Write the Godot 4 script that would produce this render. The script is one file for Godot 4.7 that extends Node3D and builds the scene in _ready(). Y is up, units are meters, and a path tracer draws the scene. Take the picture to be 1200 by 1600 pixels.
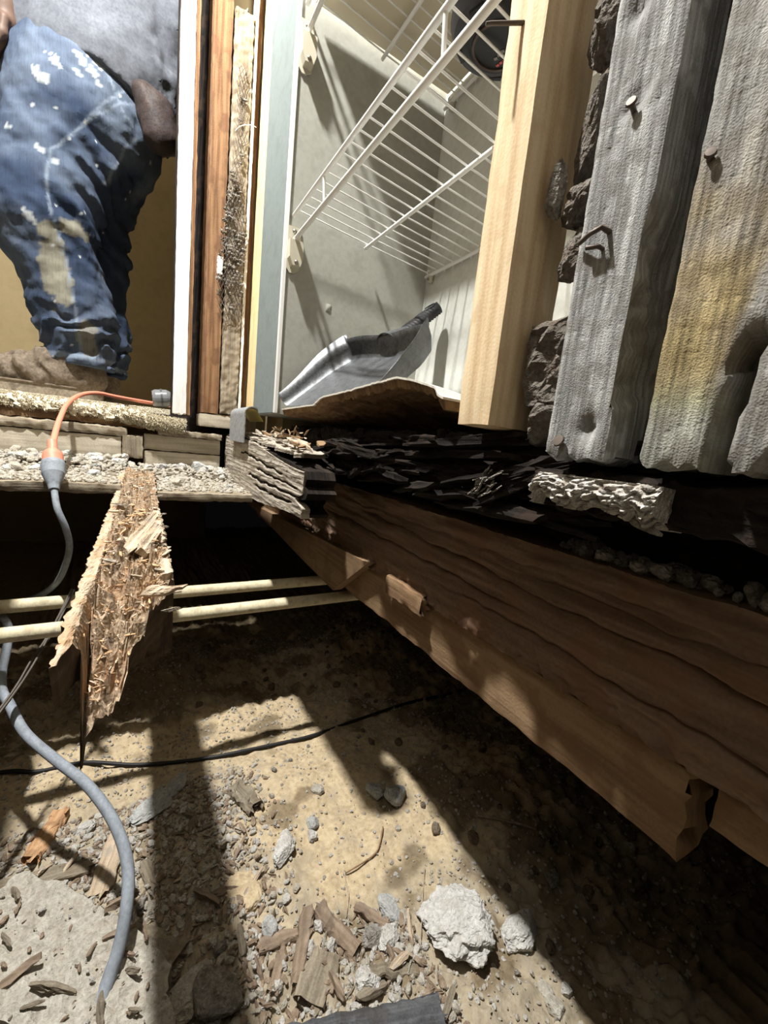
extends Node3D
# A torn-out floor beside a closet: stud wall and rotten sill on the right, header and ledge ahead, dirt crawlspace below.
# Metres; floor level is about y = 0, the dirt lies at y = -0.6; the stud wall runs along z at x = 0.228.

var used := {}
var nz := {}
var M := {}
var rng := RandomNumberGenerator.new()

# ---------- naming ----------
func numbered(n: String) -> String:
	used[n] = used.get(n, 0) + 1
	return n if used[n] == 1 else "%s_%03d" % [n, used[n] - 1]

func tag(o: Node3D, label: String, category: String, group := "") -> Node3D:
	o.set_meta("label", label)
	o.set_meta("category", category)
	if group: o.set_meta("group", group)
	return o

func thing(called: String, label: String, category: String, at := Vector3.ZERO, group := "") -> Node3D:
	var o := Node3D.new()
	o.name = numbered(called)
	o.position = at
	add_child(o)
	return tag(o, label, category, group)

# one named mesh; under a thing, vertices given in world axes stay where they are when the thing is unturned
func obj(called: String, mesh: Mesh, mat: Material, parent: Node3D = null, at := Vector3.ZERO, basis := Basis.IDENTITY) -> MeshInstance3D:
	var o := MeshInstance3D.new()
	o.mesh = mesh
	o.material_override = mat
	if parent:
		o.name = called
		parent.add_child(o, true)
		o.transform = Transform3D(basis, at - here(parent))
	else:
		o.name = numbered(called)
		add_child(o)
		o.transform = Transform3D(basis, at)
	return o

func here(n: Node3D) -> Vector3:
	var p := Vector3.ZERO
	var k: Node = n
	while k != self:
		p += k.position
		k = k.get_parent()
	return p

func struct(called: String, mesh: Mesh, mat: Material, at := Vector3.ZERO, label := "", category := "") -> MeshInstance3D:
	var o := obj(called, mesh, mat, null, at)
	o.set_meta("kind", "structure")
	if label:
		tag(o, label, category)
	return o

# ---------- noise and textures ----------
func noise(sd: int, freq := 1.0, oct := 3) -> FastNoiseLite:
	var key := Vector3(sd, freq, oct)
	if not nz.has(key):
		var n := FastNoiseLite.new()
		n.seed = sd
		n.frequency = freq
		n.noise_type = FastNoiseLite.TYPE_SIMPLEX_SMOOTH
		n.fractal_octaves = oct
		nz[key] = n
	return nz[key]

func layer(sd: int, w: int, h: int, freq: float, oct := 4, cell := false) -> PackedByteArray:
	var n := FastNoiseLite.new()
	n.seed = sd
	n.frequency = freq
	n.fractal_octaves = oct
	n.noise_type = FastNoiseLite.TYPE_CELLULAR if cell else FastNoiseLite.TYPE_SIMPLEX_SMOOTH
	var im := n.get_seamless_image(w, h)
	im.convert(Image.FORMAT_L8)
	im.resize(512, 512, Image.INTERPOLATE_CUBIC)
	return im.get_data()

# fibre: 1 = grain along v; colours dark / mid / light / blotch
func surface_tex(sd: int, woody: bool, cols: Array, blotch_from := 0.55, blotch_amount := 0.6, fleck := 0.0, sideways := false, pits := false) -> Array:
	var a: PackedByteArray
	var b: PackedByteArray
	if woody:
		a = layer(sd, 512, 24, 0.05, 4)
		b = layer(sd + 1, 256, 16, 0.022, 2)
	elif sideways:
		a = layer(sd, 24, 512, 0.05, 4)
		b = layer(sd + 1, 16, 256, 0.022, 2)
	else:
		a = layer(sd, 512, 512, 0.045, 5)
		b = layer(sd + 1, 512, 512, 0.012, 4)
	var c := layer(sd + 2, 256, 256, 0.02, 4)
	var f := layer(sd + 3, 512, 512, 0.16, 2)
	var w := layer(sd + 4, 128, 128, 0.09, 2, true) if pits else f
	var dark: Color = cols[0]
	var mid: Color = cols[1]
	var light: Color = cols[2]
	var bl: Color = cols[3]
	var lut: Array[Color] = []
	for i in 256:
		var t := clampf((i / 255.0 - 0.5) * 1.5 + 0.5, 0, 1)
		lut.append(dark.lerp(mid, t * 2.0) if t < 0.5 else mid.lerp(light, t * 2.0 - 1.0))
	var amt := PackedFloat32Array()
	for i in 256:
		amt.append(smoothstep(blotch_from, blotch_from + 0.25, i / 255.0) * blotch_amount)
	var col := PackedByteArray()
	col.resize(512 * 512 * 3)
	var hgt := PackedByteArray()
	hgt.resize(512 * 512)
	for i in 512 * 512:
		var v := (a[i] * 5 + b[i] * 3 + f[i] * 2) / 10
		var k := lut[v].lerp(bl, amt[c[i]])
		if fleck > 0.0 and f[i] > 255 - int(fleck * 255.0):
			k = k.lerp(light, 0.7)
		col[i * 3] = int(k.r * 255.0)
		col[i * 3 + 1] = int(k.g * 255.0)
		col[i * 3 + 2] = int(k.b * 255.0)
		hgt[i] = (a[i] * 6 + b[i] * 2 + f[i] * 2) / 10
		if pits: hgt[i] = (a[i] * 4 + f[i] * 2 + b[i] * 2 + mini(w[i] * 4, 255) * 2) / 10
	return [ImageTexture.create_from_image(Image.create_from_data(512, 512, false, Image.FORMAT_RGB8, col)), ImageTexture.create_from_image(Image.create_from_data(512, 512, false, Image.FORMAT_L8, hgt))]

func mat(tex: Array, scale: float, rough := 0.9, relief := 0.1, tint := Color.WHITE, vcol := false) -> StandardMaterial3D:
	var m := StandardMaterial3D.new()
	m.albedo_color = tint
	m.roughness = rough
	m.metallic_specular = 0.25
	m.uv1_triplanar = true
	m.uv1_scale = Vector3.ONE * scale
	if tex.size():
		m.albedo_texture = tex[0]
		if relief > 0.0:
			m.heightmap_enabled = true
			m.heightmap_scale = relief
			m.heightmap_texture = tex[1]
	m.vertex_color_use_as_albedo = vcol
	return m

func plain(c: Color, rough := 0.6, metal := 0.0) -> StandardMaterial3D:
	var m := StandardMaterial3D.new()
	m.albedo_color = c
	m.roughness = rough
	m.metallic = metal
	m.metallic_specular = 0.4
	return m

func rgb(r: int, g: int, b: int) -> Color:
	var c := Color8(r, g, b)
	c.s *= 0.72
	return c

# ---------- mesh building ----------
func start() -> SurfaceTool:
	var st := SurfaceTool.new()
	st.begin(Mesh.PRIMITIVE_TRIANGLES)
	return st

func tri(st: SurfaceTool, a: Vector3, b: Vector3, c: Vector3, out: Vector3) -> void:
	if (a - c).cross(a - b).dot(out) < 0.0:
		var t := b
		b = c
		c = t
	st.add_vertex(a)
	st.add_vertex(b)
	st.add_vertex(c)

func done(st: SurfaceTool) -> ArrayMesh:
	st.generate_normals()
	return st.commit()

# a box with subdivided faces: o = {amp, freq, wear, jag, jag0, seed, fn, col, flat}; y is the grain
func rough_box(size: Vector3, seg: Vector3i, o := {}) -> ArrayMesh:
	var st := start()
	rough_box_into(st, size, seg, o, Transform3D.IDENTITY)
	return done(st)

func rough_box_into(st: SurfaceTool, size: Vector3, seg: Vector3i, o: Dictionary, xf: Transform3D) -> void:
	var h := size * 0.5
	var amp: float = o.get("amp", 0.0)
	var freq: float = o.get("freq", 40.0)
	var wear: float = o.get("wear", 0.0)
	var jag: float = o.get("jag", 0.0)
	var jag0: float = o.get("jag0", 0.0)
	var sd: int = o.get("seed", 1)
	var n := noise(sd, freq, 3)
	var fn = o.get("fn")
	var col = o.get("col")
	var flat: bool = o.get("flat", false)
	for ax in 3:
		var ua := (ax + 1) % 3
		var va := (ax + 2) % 3
		for s in [-1.0, 1.0]:
			var nu: int = seg[ua]
			var nv: int = seg[va]
			var g := PackedVector3Array()
			var cs := PackedColorArray()
			for i in nu + 1:
				for j in nv + 1:
					var p := Vector3.ZERO
					p[ax] = s * h[ax]
					p[ua] = lerpf(-h[ua], h[ua], float(i) / nu)
					p[va] = lerpf(-h[va], h[va], float(j) / nv)
					var q := p
					if wear > 0.0:
						var edges := 1 + int(i == 0 or i == nu) + int(j == 0 or j == nv)
						if edges > 1:
							var w := wear * (0.35 + 0.9 * absf(n.get_noise_3dv(p * 1.7 + Vector3(9, 3, 1))))
							for k in 3:
								if absf(p[k]) > h[k] - 1e-6:
									q[k] -= signf(p[k]) * minf(w, h[k] * 0.5)
					if amp > 0.0:
						q += Vector3(n.get_noise_3dv(p), n.get_noise_3dv(p + Vector3(31, 7, 3)) * 0.5, n.get_noise_3dv(p + Vector3(5, 17, 51))) * amp
					if jag > 0.0 and p.y > h.y - 1e-5:
						q.y -= jag * (0.5 + noise(sd + 5, 90.0, 2).get_noise_2d(p.x * 1.3, p.z) * 1.1)
					if jag0 > 0.0 and p.y < -h.y + 1e-5:
						q.y += jag0 * (0.5 + noise(sd + 6, 90.0, 2).get_noise_2d(p.x * 1.3, p.z) * 1.1)
					if fn: q = fn.call(q, p)
					g.append(q)
					if col: cs.append(col.call(q))
			var out := Vector3.ZERO
			out[ax] = s
			st.set_smooth_group(4294967295 if flat else ax * 2 + int(s > 0))
			for i in nu:
				for j in nv:
					var k0 := i * (nv + 1) + j
					var id := [k0, k0 + nv + 1, k0 + nv + 2, k0 + 1]
					if (g[id[0]] - g[id[2]]).cross(g[id[0]] - g[id[1]]).dot(out) < 0.0:
						id = [k0, k0 + 1, k0 + nv + 2, k0 + nv + 1]
					for k in [0, 1, 2, 0, 2, 3]:
						if col: st.set_color(cs[id[k]])
						st.add_vertex(xf * g[id[k]])

# a board between two corners in world axes whose grain runs along axis 0, 1 or 2
func board(lo: Vector3, hi: Vector3, ax: int, seg: Vector3i, o := {}) -> Array:
	var d := hi - lo
	var b := Basis.IDENTITY
	var size := d
	if ax == 2:
		b = Basis(Vector3(1, 0, 0), Vector3(0, 0, 1), Vector3(0, -1, 0))
		size = Vector3(d.x, d.z, d.y)
	elif ax == 0:
		b = Basis(Vector3(0, -1, 0), Vector3(1, 0, 0), Vector3(0, 0, 1))
		size = Vector3(d.y, d.x, d.z)
	return [rough_box(size, seg, o), (lo + hi) * 0.5, b]

func put_board(called: String, m: Material, bd: Array, parent: Node3D = null) -> MeshInstance3D:
	return obj(called, bd[0], m, parent, bd[1], bd[2])

func smooth_path(p: Array, n := 6) -> PackedVector3Array:
	var out := PackedVector3Array()
	for i in p.size() - 1:
		var a: Vector3 = p[maxi(i - 1, 0)]
		var b: Vector3 = p[i]
		var c: Vector3 = p[i + 1]
		var d: Vector3 = p[mini(i + 2, p.size() - 1)]
		for k in n:
			out.append(b.cubic_interpolate(c, a, d, float(k) / n))
	out.append(p[-1])
	return out

# swept round section; radius is a number or an array over the path
func tube_into(st: SurfaceTool, path: PackedVector3Array, radius, sides := 8, wob := 0.0) -> void:
	var rings := []
	var side := Vector3.UP
	var np := path.size()
	for i in np:
		var t := (path[mini(i + 1, np - 1)] - path[maxi(i - 1, 0)]).normalized()
		if i == 0 and absf(t.dot(side)) > 0.9: side = Vector3.RIGHT
		side = (side - t * side.dot(t)).normalized()
		var up := t.cross(side)
		var r: float = lerpf(radius[0], radius[1], float(i) / maxi(np - 1, 1)) if radius is Array else radius
		if wob > 0.0: r *= 1.0 + wob * sin(i * 2.3) * cos(i * 1.1)
		var ring := PackedVector3Array()
		for k in sides:
			var w := TAU * k / sides
			ring.append(path[i] + (side * cos(w) + up * sin(w)) * r)
		rings.append(ring)
	st.set_smooth_group(1)
	for i in np - 1:
		for k in sides:
			var l := (k + 1) % sides
			var mid: Vector3 = (rings[i][k] + rings[i][l]) * 0.5 - path[i]
			tri(st, rings[i][k], rings[i + 1][k], rings[i + 1][l], mid)
			tri(st, rings[i][k], rings[i + 1][l], rings[i][l], mid)
	st.set_smooth_group(2)
	for e in [0, np - 1]:
		var dir: Vector3 = (path[0] - path[1]) if e == 0 else (path[np - 1] - path[np - 2])
		for k in range(1, sides - 1):
			tri(st, rings[e][0], rings[e][k], rings[e][k + 1], dir)

func tube(path: PackedVector3Array, radius, sides := 8, wob := 0.0) -> ArrayMesh:
	var st := start()
	tube_into(st, path, radius, sides, wob)
	return done(st)

func rod(a: Vector3, b: Vector3, r: float, sides := 8) -> ArrayMesh:
	return tube(PackedVector3Array([a, b]), r, sides)

# lathe round the y axis: profile of (radius, height)
func lathe(prof: Array, sides := 24) -> ArrayMesh:
	var st := start()
	for i in prof.size() - 1:
		st.set_smooth_group(i)
		var a: Vector2 = prof[i]
		var b: Vector2 = prof[i + 1]
		var nrm := Vector2(b.y - a.y, a.x - b.x)
		for k in sides:
			var w0 := TAU * k / sides
			var w1 := TAU * (k + 1) / sides
			var d0 := Vector3(cos(w0), 0, sin(w0))
			var d1 := Vector3(cos(w1), 0, sin(w1))
			var out := (d0 + d1) * 0.5 * nrm.x + Vector3.UP * nrm.y
			var p := [d0 * a.x + Vector3.UP * a.y, d1 * a.x + Vector3.UP * a.y, d1 * b.x + Vector3.UP * b.y, d0 * b.x + Vector3.UP * b.y]
			if a.x > 1e-6: tri(st, p[0], p[1], p[2], out)
			if b.x > 1e-6: tri(st, p[0], p[2], p[3], out)
	return done(st)

# extruded outline: poly in (u, v), extruded along w; axes given
func prism(poly: PackedVector2Array, depth: float, o: Vector3, u: Vector3, v: Vector3, w: Vector3) -> ArrayMesh:
	var st := start()
	var ids := Geometry2D.triangulate_polygon(poly)
	st.set_smooth_group(4294967295)
	for s in [0.0, 1.0]:
		for i in range(0, ids.size(), 3):
			var q := []
			for k in 3:
				var p := poly[ids[i + k]]
				q.append(o + u * p.x + v * p.y + w * depth * s)
			tri(st, q[0], q[1], q[2], w * (s * 2.0 - 1.0))
	var cw := Geometry2D.is_polygon_clockwise(poly)
	for i in poly.size():
		var p := poly[i]
		var q := poly[(i + 1) % poly.size()]
		var e := q - p
		var n2 := Vector2(e.y, -e.x) * (-1.0 if cw else 1.0)
		var out := u * n2.x + v * n2.y
		var a := o + u * p.x + v * p.y
		var b := o + u * q.x + v * q.y
		tri(st, a, b, b + w * depth, out)
		tri(st, a, b + w * depth, a + w * depth, out)
	return done(st)

# broken stone: a lumpy ball cut by random planes
func stone(size: Vector3, n: int, sd: int, rough := 0.18, cuts := 7, flat := true) -> ArrayMesh:
	var st := start()
	var ns := noise(sd, 1.1, 4)
	var r := RandomNumberGenerator.new()
	r.seed = sd
	var planes := []
	for k in cuts:
		planes.append([Vector3(r.randfn(), r.randfn(), r.randfn()).normalized(), r.randf_range(0.62, 0.9)])
	for ax in 3:
		for s in [-1.0, 1.0]:
			var g := PackedVector3Array()
			for i in n + 1:
				for j in n + 1:
					var p := Vector3.ZERO
					p[ax] = s
					p[(ax + 1) % 3] = tan((float(i) / n - 0.5) * PI / 2)
					p[(ax + 2) % 3] = tan((float(j) / n - 0.5) * PI / 2)
					p = p.normalized()
					p *= 1.0 + rough * ns.get_noise_3dv(p * 1.3)
					for c in planes:
						var d: float = p.dot(c[0]) - c[1]
						if d > 0.0: p -= c[0] * d
					p *= 1.0 + rough * 0.35 * ns.get_noise_3dv(p * 4.0)
					g.append(p * size)
			st.set_smooth_group(4294967295 if flat else 1)
			for i in n:
				for j in n:
					var k0 := i * (n + 1) + j
					var c := g[k0] + g[k0 + n + 2]
					tri(st, g[k0], g[k0 + n + 1], g[k0 + n + 2], c)
					tri(st, g[k0], g[k0 + n + 2], g[k0 + 1], c)
	return done(st)

# torn sliver of wood along y, tapering to a ragged point at one or both ends
func sliver(length: float, w: float, t: float, sd: int, seg := 5) -> ArrayMesh:
	var n := noise(sd, 30.0, 2)
	var r := RandomNumberGenerator.new()
	r.seed = sd
	var tip := r.randf_range(-0.4, 0.4)
	var bend := r.randf_range(-0.08, 0.08)
	return rough_box(Vector3(w, length, t), Vector3i(2, seg, 1), {"amp": minf(w, t) * 0.5, "freq": 60.0, "seed": sd, "flat": true, "fn": func(q: Vector3, p: Vector3) -> Vector3:
		var k := p.y / length + 0.5
		var f := 1.0 - 0.5 * smoothstep(0.7, 1.0, k) - 0.35 * (1.0 - smoothstep(0.0, 0.2, k))
		return Vector3(q.x * f + tip * w * smoothstep(0.5, 1.0, k), q.y + p.x * tip * 2.5, q.z * f + bend * length * k * k)})

# many copies of a few shapes as one uncounted mass
func scatter(called: String, mesh: Mesh, m: Material, xf: Array, parent: Node3D = null) -> MultiMeshInstance3D:
	var mm := MultiMesh.new()
	mm.transform_format = MultiMesh.TRANSFORM_3D
	mm.mesh = mesh
	mm.instance_count = xf.size()
	for i in xf.size(): mm.set_instance_transform(i, xf[i])
	var o := MultiMeshInstance3D.new()
	o.multimesh = mm
	o.material_override = m
	o.set_meta("kind", "stuff")
	if parent:
		o.name = called
		parent.add_child(o, true)
		o.position = -here(parent)
	else:
		o.name = numbered(called)
		add_child(o)
	return o

func turned(a: float, b: float, c: float) -> Basis:
	return Basis.from_euler(Vector3(a, b, c))

func along(d: Vector3, roll := 0.0) -> Basis:   # local y points along d
	var y := d.normalized()
	var x := y.cross(Vector3.UP if absf(y.y) < 0.95 else Vector3.RIGHT).normalized()
	return Basis(x, y, x.cross(y)) * Basis(Vector3.UP, roll)

# ---------- bodies: smooth union of tapered capsules meshed by surface nets ----------
func field(bones: Array, k: float) -> Callable:
	return func(p: Vector3) -> float:
		var d := 10.0
		for b in bones:
			var a: Vector3 = b[0]
			var ab: Vector3 = b[1] - a
			var h := clampf((p - a).dot(ab) / maxf(ab.length_squared(), 1e-9), 0.0, 1.0)
			var e := (p - a - ab * h).length() - lerpf(b[2], b[3], h)
			var m := maxf(k - absf(d - e), 0.0) / k
			d = minf(d, e) - m * m * k * 0.25
		return d

func nets(f: Callable, lo: Vector3, hi: Vector3, cell: float, col = null) -> ArrayMesh:
	var B := 4
	var n := Vector3i(((hi - lo) / cell / B).ceil()) * B
	var sx := n.x + 1
	var sxy := sx * (n.y + 1)
	var val := PackedFloat32Array()
	val.resize(sxy * (n.z + 1))
	val.fill(9.0)
	var blocks := []
	var reach := cell * B * 0.9 + cell * 2.0
	for bz in n.z / B:
		for by in n.y / B:
			for bx in n.x / B:
				var c := lo + (Vector3(bx, by, bz) + Vector3.ONE * 0.5) * cell * B
				var d: float = f.call(c)
				var near := absf(d) < reach
				if near: blocks.append(Vector3i(bx, by, bz) * B)
				if near or d < 0.0:
					for z in range(bz * B, bz * B + B + 1):
						for y in range(by * B, by * B + B + 1):
							for x in range(bx * B, bx * B + B + 1):
								var id := x + y * sx + z * sxy
								if near:
									if absf(val[id]) > 8.0: val[id] = f.call(lo + Vector3(x, y, z) * cell)
								elif val[id] > 8.0: val[id] = -9.0
	var vid := {}
	var vs := PackedVector3Array()
	var ns := PackedVector3Array()
	var cs := PackedColorArray()
	var corner := [0, 1, sx, sx + 1, sxy, sxy + 1, sxy + sx, sxy + sx + 1]
	var cells := []
	for b in blocks:
		for z in range(b.z, b.z + B):
			for y in range(b.y, b.y + B):
				for x in range(b.x, b.x + B):
					var id: int = x + y * sx + z * sxy
					var v := PackedFloat32Array()
					var neg := 0
					for k in 8:
						v.append(val[id + corner[k]])
						if v[k] < 0.0: neg += 1
					if neg == 0 or neg == 8: continue
					var p := Vector3.ZERO
					var c := 0
					for k in 8:
						for bit in [1, 2, 4]:
							if k & bit == 0 and (v[k] < 0.0) != (v[k | bit] < 0.0):
								var t := v[k] / (v[k] - v[k | bit])
								var q := Vector3(k & 1, (k >> 1) & 1, (k >> 2) & 1)
								if bit == 1: q.x = t
								elif bit == 2: q.y = t
								else: q.z = t
								p += q
								c += 1
					p /= c
					vid[id] = vs.size()
					vs.append(lo + (Vector3(x, y, z) + p) * cell)
					var g := Vector3(v[1] + v[3] + v[5] + v[7] - v[0] - v[2] - v[4] - v[6], v[2] + v[3] + v[6] + v[7] - v[0] - v[1] - v[4] - v[5], v[4] + v[5] + v[6] + v[7] - v[0] - v[1] - v[2] - v[3])
					ns.append(g.normalized())
					if col: cs.append(col.call(vs[-1], ns[-1]))
					cells.append(id)
	var ix := PackedInt32Array()
	for id in cells:
		for e in [[1, sx, sxy], [sx, sxy, 1], [sxy, 1, sx]]:
			var inside: bool = val[id] < 0.0
			if inside == (val[id + e[0]] < 0.0): continue
			var q := [id, id - e[1], id - e[1] - e[2], id - e[2]]
			if not (vid.has(q[1]) and vid.has(q[2]) and vid.has(q[3])): continue
			var a: int = vid[q[0]]
			var b: int = vid[q[1]]
			var c: int = vid[q[2]]
			var d: int = vid[q[3]]
			if inside: ix.append_array([a, c, b, a, d, c])
			else: ix.append_array([a, b, c, a, c, d])
	var arr := []
	arr.resize(Mesh.ARRAY_MAX)
	arr[Mesh.ARRAY_VERTEX] = vs
	arr[Mesh.ARRAY_NORMAL] = ns
	if col: arr[Mesh.ARRAY_COLOR] = cs
	arr[Mesh.ARRAY_INDEX] = ix
	var m := ArrayMesh.new()
	m.add_surface_from_arrays(Mesh.PRIMITIVE_TRIANGLES, arr)
	return m

# a sheet with thickness: f(u, v) -> point, g(u, v) -> thickness vector; closed all round
func sheet(nu: int, nv: int, f: Callable, g: Callable) -> ArrayMesh:
	var st := start()
	var top := []
	var low := []
	for i in nu + 1:
		for j in nv + 1:
			var p: Vector3 = f.call(float(i) / nu, float(j) / nv)
			top.append(p)
			low.append(p + g.call(float(i) / nu, float(j) / nv))
	var w := nv + 1
	for i in nu:
		for j in nv:
			var k := i * w + j
			var out: Vector3 = top[k] - low[k]
			st.set_smooth_group(1)
			tri(st, top[k], top[k + w], top[k + w + 1], out)
			tri(st, top[k], top[k + w + 1], top[k + 1], out)
			st.set_smooth_group(2)
			tri(st, low[k], low[k + w], low[k + w + 1], -out)
			tri(st, low[k], low[k + w + 1], low[k + 1], -out)
	st.set_smooth_group(4294967295)
	var mid: Vector3 = top[(nu / 2) * w + nv / 2]
	for i in nu:
		for j in [0, nv]:
			var k: int = i * w + j
			var inner: int = i * w + (1 if j == 0 else nv - 1)
			var out: Vector3 = top[k] - top[inner]
			tri(st, top[k], top[k + w], low[k + w], out)
			tri(st, top[k], low[k + w], low[k], out)
	for j in nv:
		for i in [0, nu]:
			var k: int = i * w + j
			var inner: int = (1 if i == 0 else nu - 1) * w + j
			var out: Vector3 = top[k] - top[inner]
			tri(st, top[k], top[k + 1], low[k + 1], out)
			tri(st, top[k], low[k + 1], low[k], out)
	return done(st)

func gh(x: float, z: float) -> float:   # height of the dirt
	var y := -0.6 + 0.022 * noise(3, 2.2, 2).get_noise_2d(x, z)
	y += 0.010 * noise(4, 9.0, 3).get_noise_2d(x, z)
	var debris := smoothstep(0.24, 0.10, x) * smoothstep(-0.62, -0.45, z) + smoothstep(-0.36, -0.30, z) * 0.6
	var far := smoothstep(-0.72, -0.9, z) + smoothstep(0.42, 0.55, x)
	y += (0.002 + 0.011 * clampf(debris, 0, 1) + 0.012 * clampf(far, 0, 1)) * noise(5, 38.0, 3).get_noise_2d(x, z)
	y += (0.0008 + 0.003 * clampf(debris, 0, 1)) * noise(7, 95.0, 2).get_noise_2d(x, z)
	y += 0.055 * exp(-((x - 0.03) ** 2 + (z + 1.02) ** 2) / 0.016)
	y += 0.07 * exp(-((x - 0.56) ** 2 + (z + 0.98) ** 2) / 0.02)
	y += 0.03 * exp(-((x - 0.6) ** 2 + (z + 0.42) ** 2) / 0.012)
	return y

func axis(lo: float, a: float, b: float, hi: float, fine: float, coarse: float) -> PackedFloat32Array:
	var out := PackedFloat32Array()
	var v := lo
	while v < hi:
		out.append(v)
		v += fine if v >= a and v < b else coarse
	out.append(hi)
	return out

# soil colours: clean sand in the middle, grey dusty debris to the left, shade painted dark at right and far, one dark damp mound
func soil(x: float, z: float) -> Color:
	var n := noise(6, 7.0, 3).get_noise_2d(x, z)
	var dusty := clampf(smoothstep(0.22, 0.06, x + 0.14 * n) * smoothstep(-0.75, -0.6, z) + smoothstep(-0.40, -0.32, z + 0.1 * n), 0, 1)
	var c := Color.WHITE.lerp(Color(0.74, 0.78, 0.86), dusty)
	var humus_and_shade := clampf(smoothstep(0.05, 0.22, n + 0.9 * (x - 0.42)) + smoothstep(0.0, 0.2, n * 0.8 - (z + 0.88) * 1.2), 0, 1)
	humus_and_shade = maxf(humus_and_shade, smoothstep(0.16, 0.08, Vector2(x - 0.03, z + 1.0).length() + 0.1 * n))
	return c.lerp(Color(0.40, 0.38, 0.36), humus_and_shade * 0.85)

func height_mesh(xs: PackedFloat32Array, zs: PackedFloat32Array, f: Callable, paint: Callable) -> ArrayMesh:
	var vs := PackedVector3Array()
	var cs := PackedColorArray()
	for x in xs:
		for z in zs:
			vs.append(Vector3(x, f.call(x, z), z))
			cs.append(paint.call(x, z))
	var w := zs.size()
	var ix := PackedInt32Array()
	for i in xs.size() - 1:
		for j in w - 1:
			var k := i * w + j
			ix.append_array([k, k + w, k + w + 1, k, k + w + 1, k + 1])
	var arr := []
	arr.resize(Mesh.ARRAY_MAX)
	arr[Mesh.ARRAY_VERTEX] = vs
	arr[Mesh.ARRAY_COLOR] = cs
	arr[Mesh.ARRAY_INDEX] = ix
	var m := ArrayMesh.new()
	m.add_surface_from_arrays(Mesh.PRIMITIVE_TRIANGLES, arr)
	var st := SurfaceTool.new()
	st.create_from(m, 0)
	st.generate_normals()
	return st.commit()

func slab(lo: Vector3, hi: Vector3) -> Array:
	var b := BoxMesh.new()
	b.size = hi - lo
	return [b, (lo + hi) * 0.5]

func shell(called: String, lo: Vector3, hi: Vector3, m: Material, label := "", category := "") -> MeshInstance3D:
	var s := slab(lo, hi)
	return struct(called, s[0], m, s[1], label, category)

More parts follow.
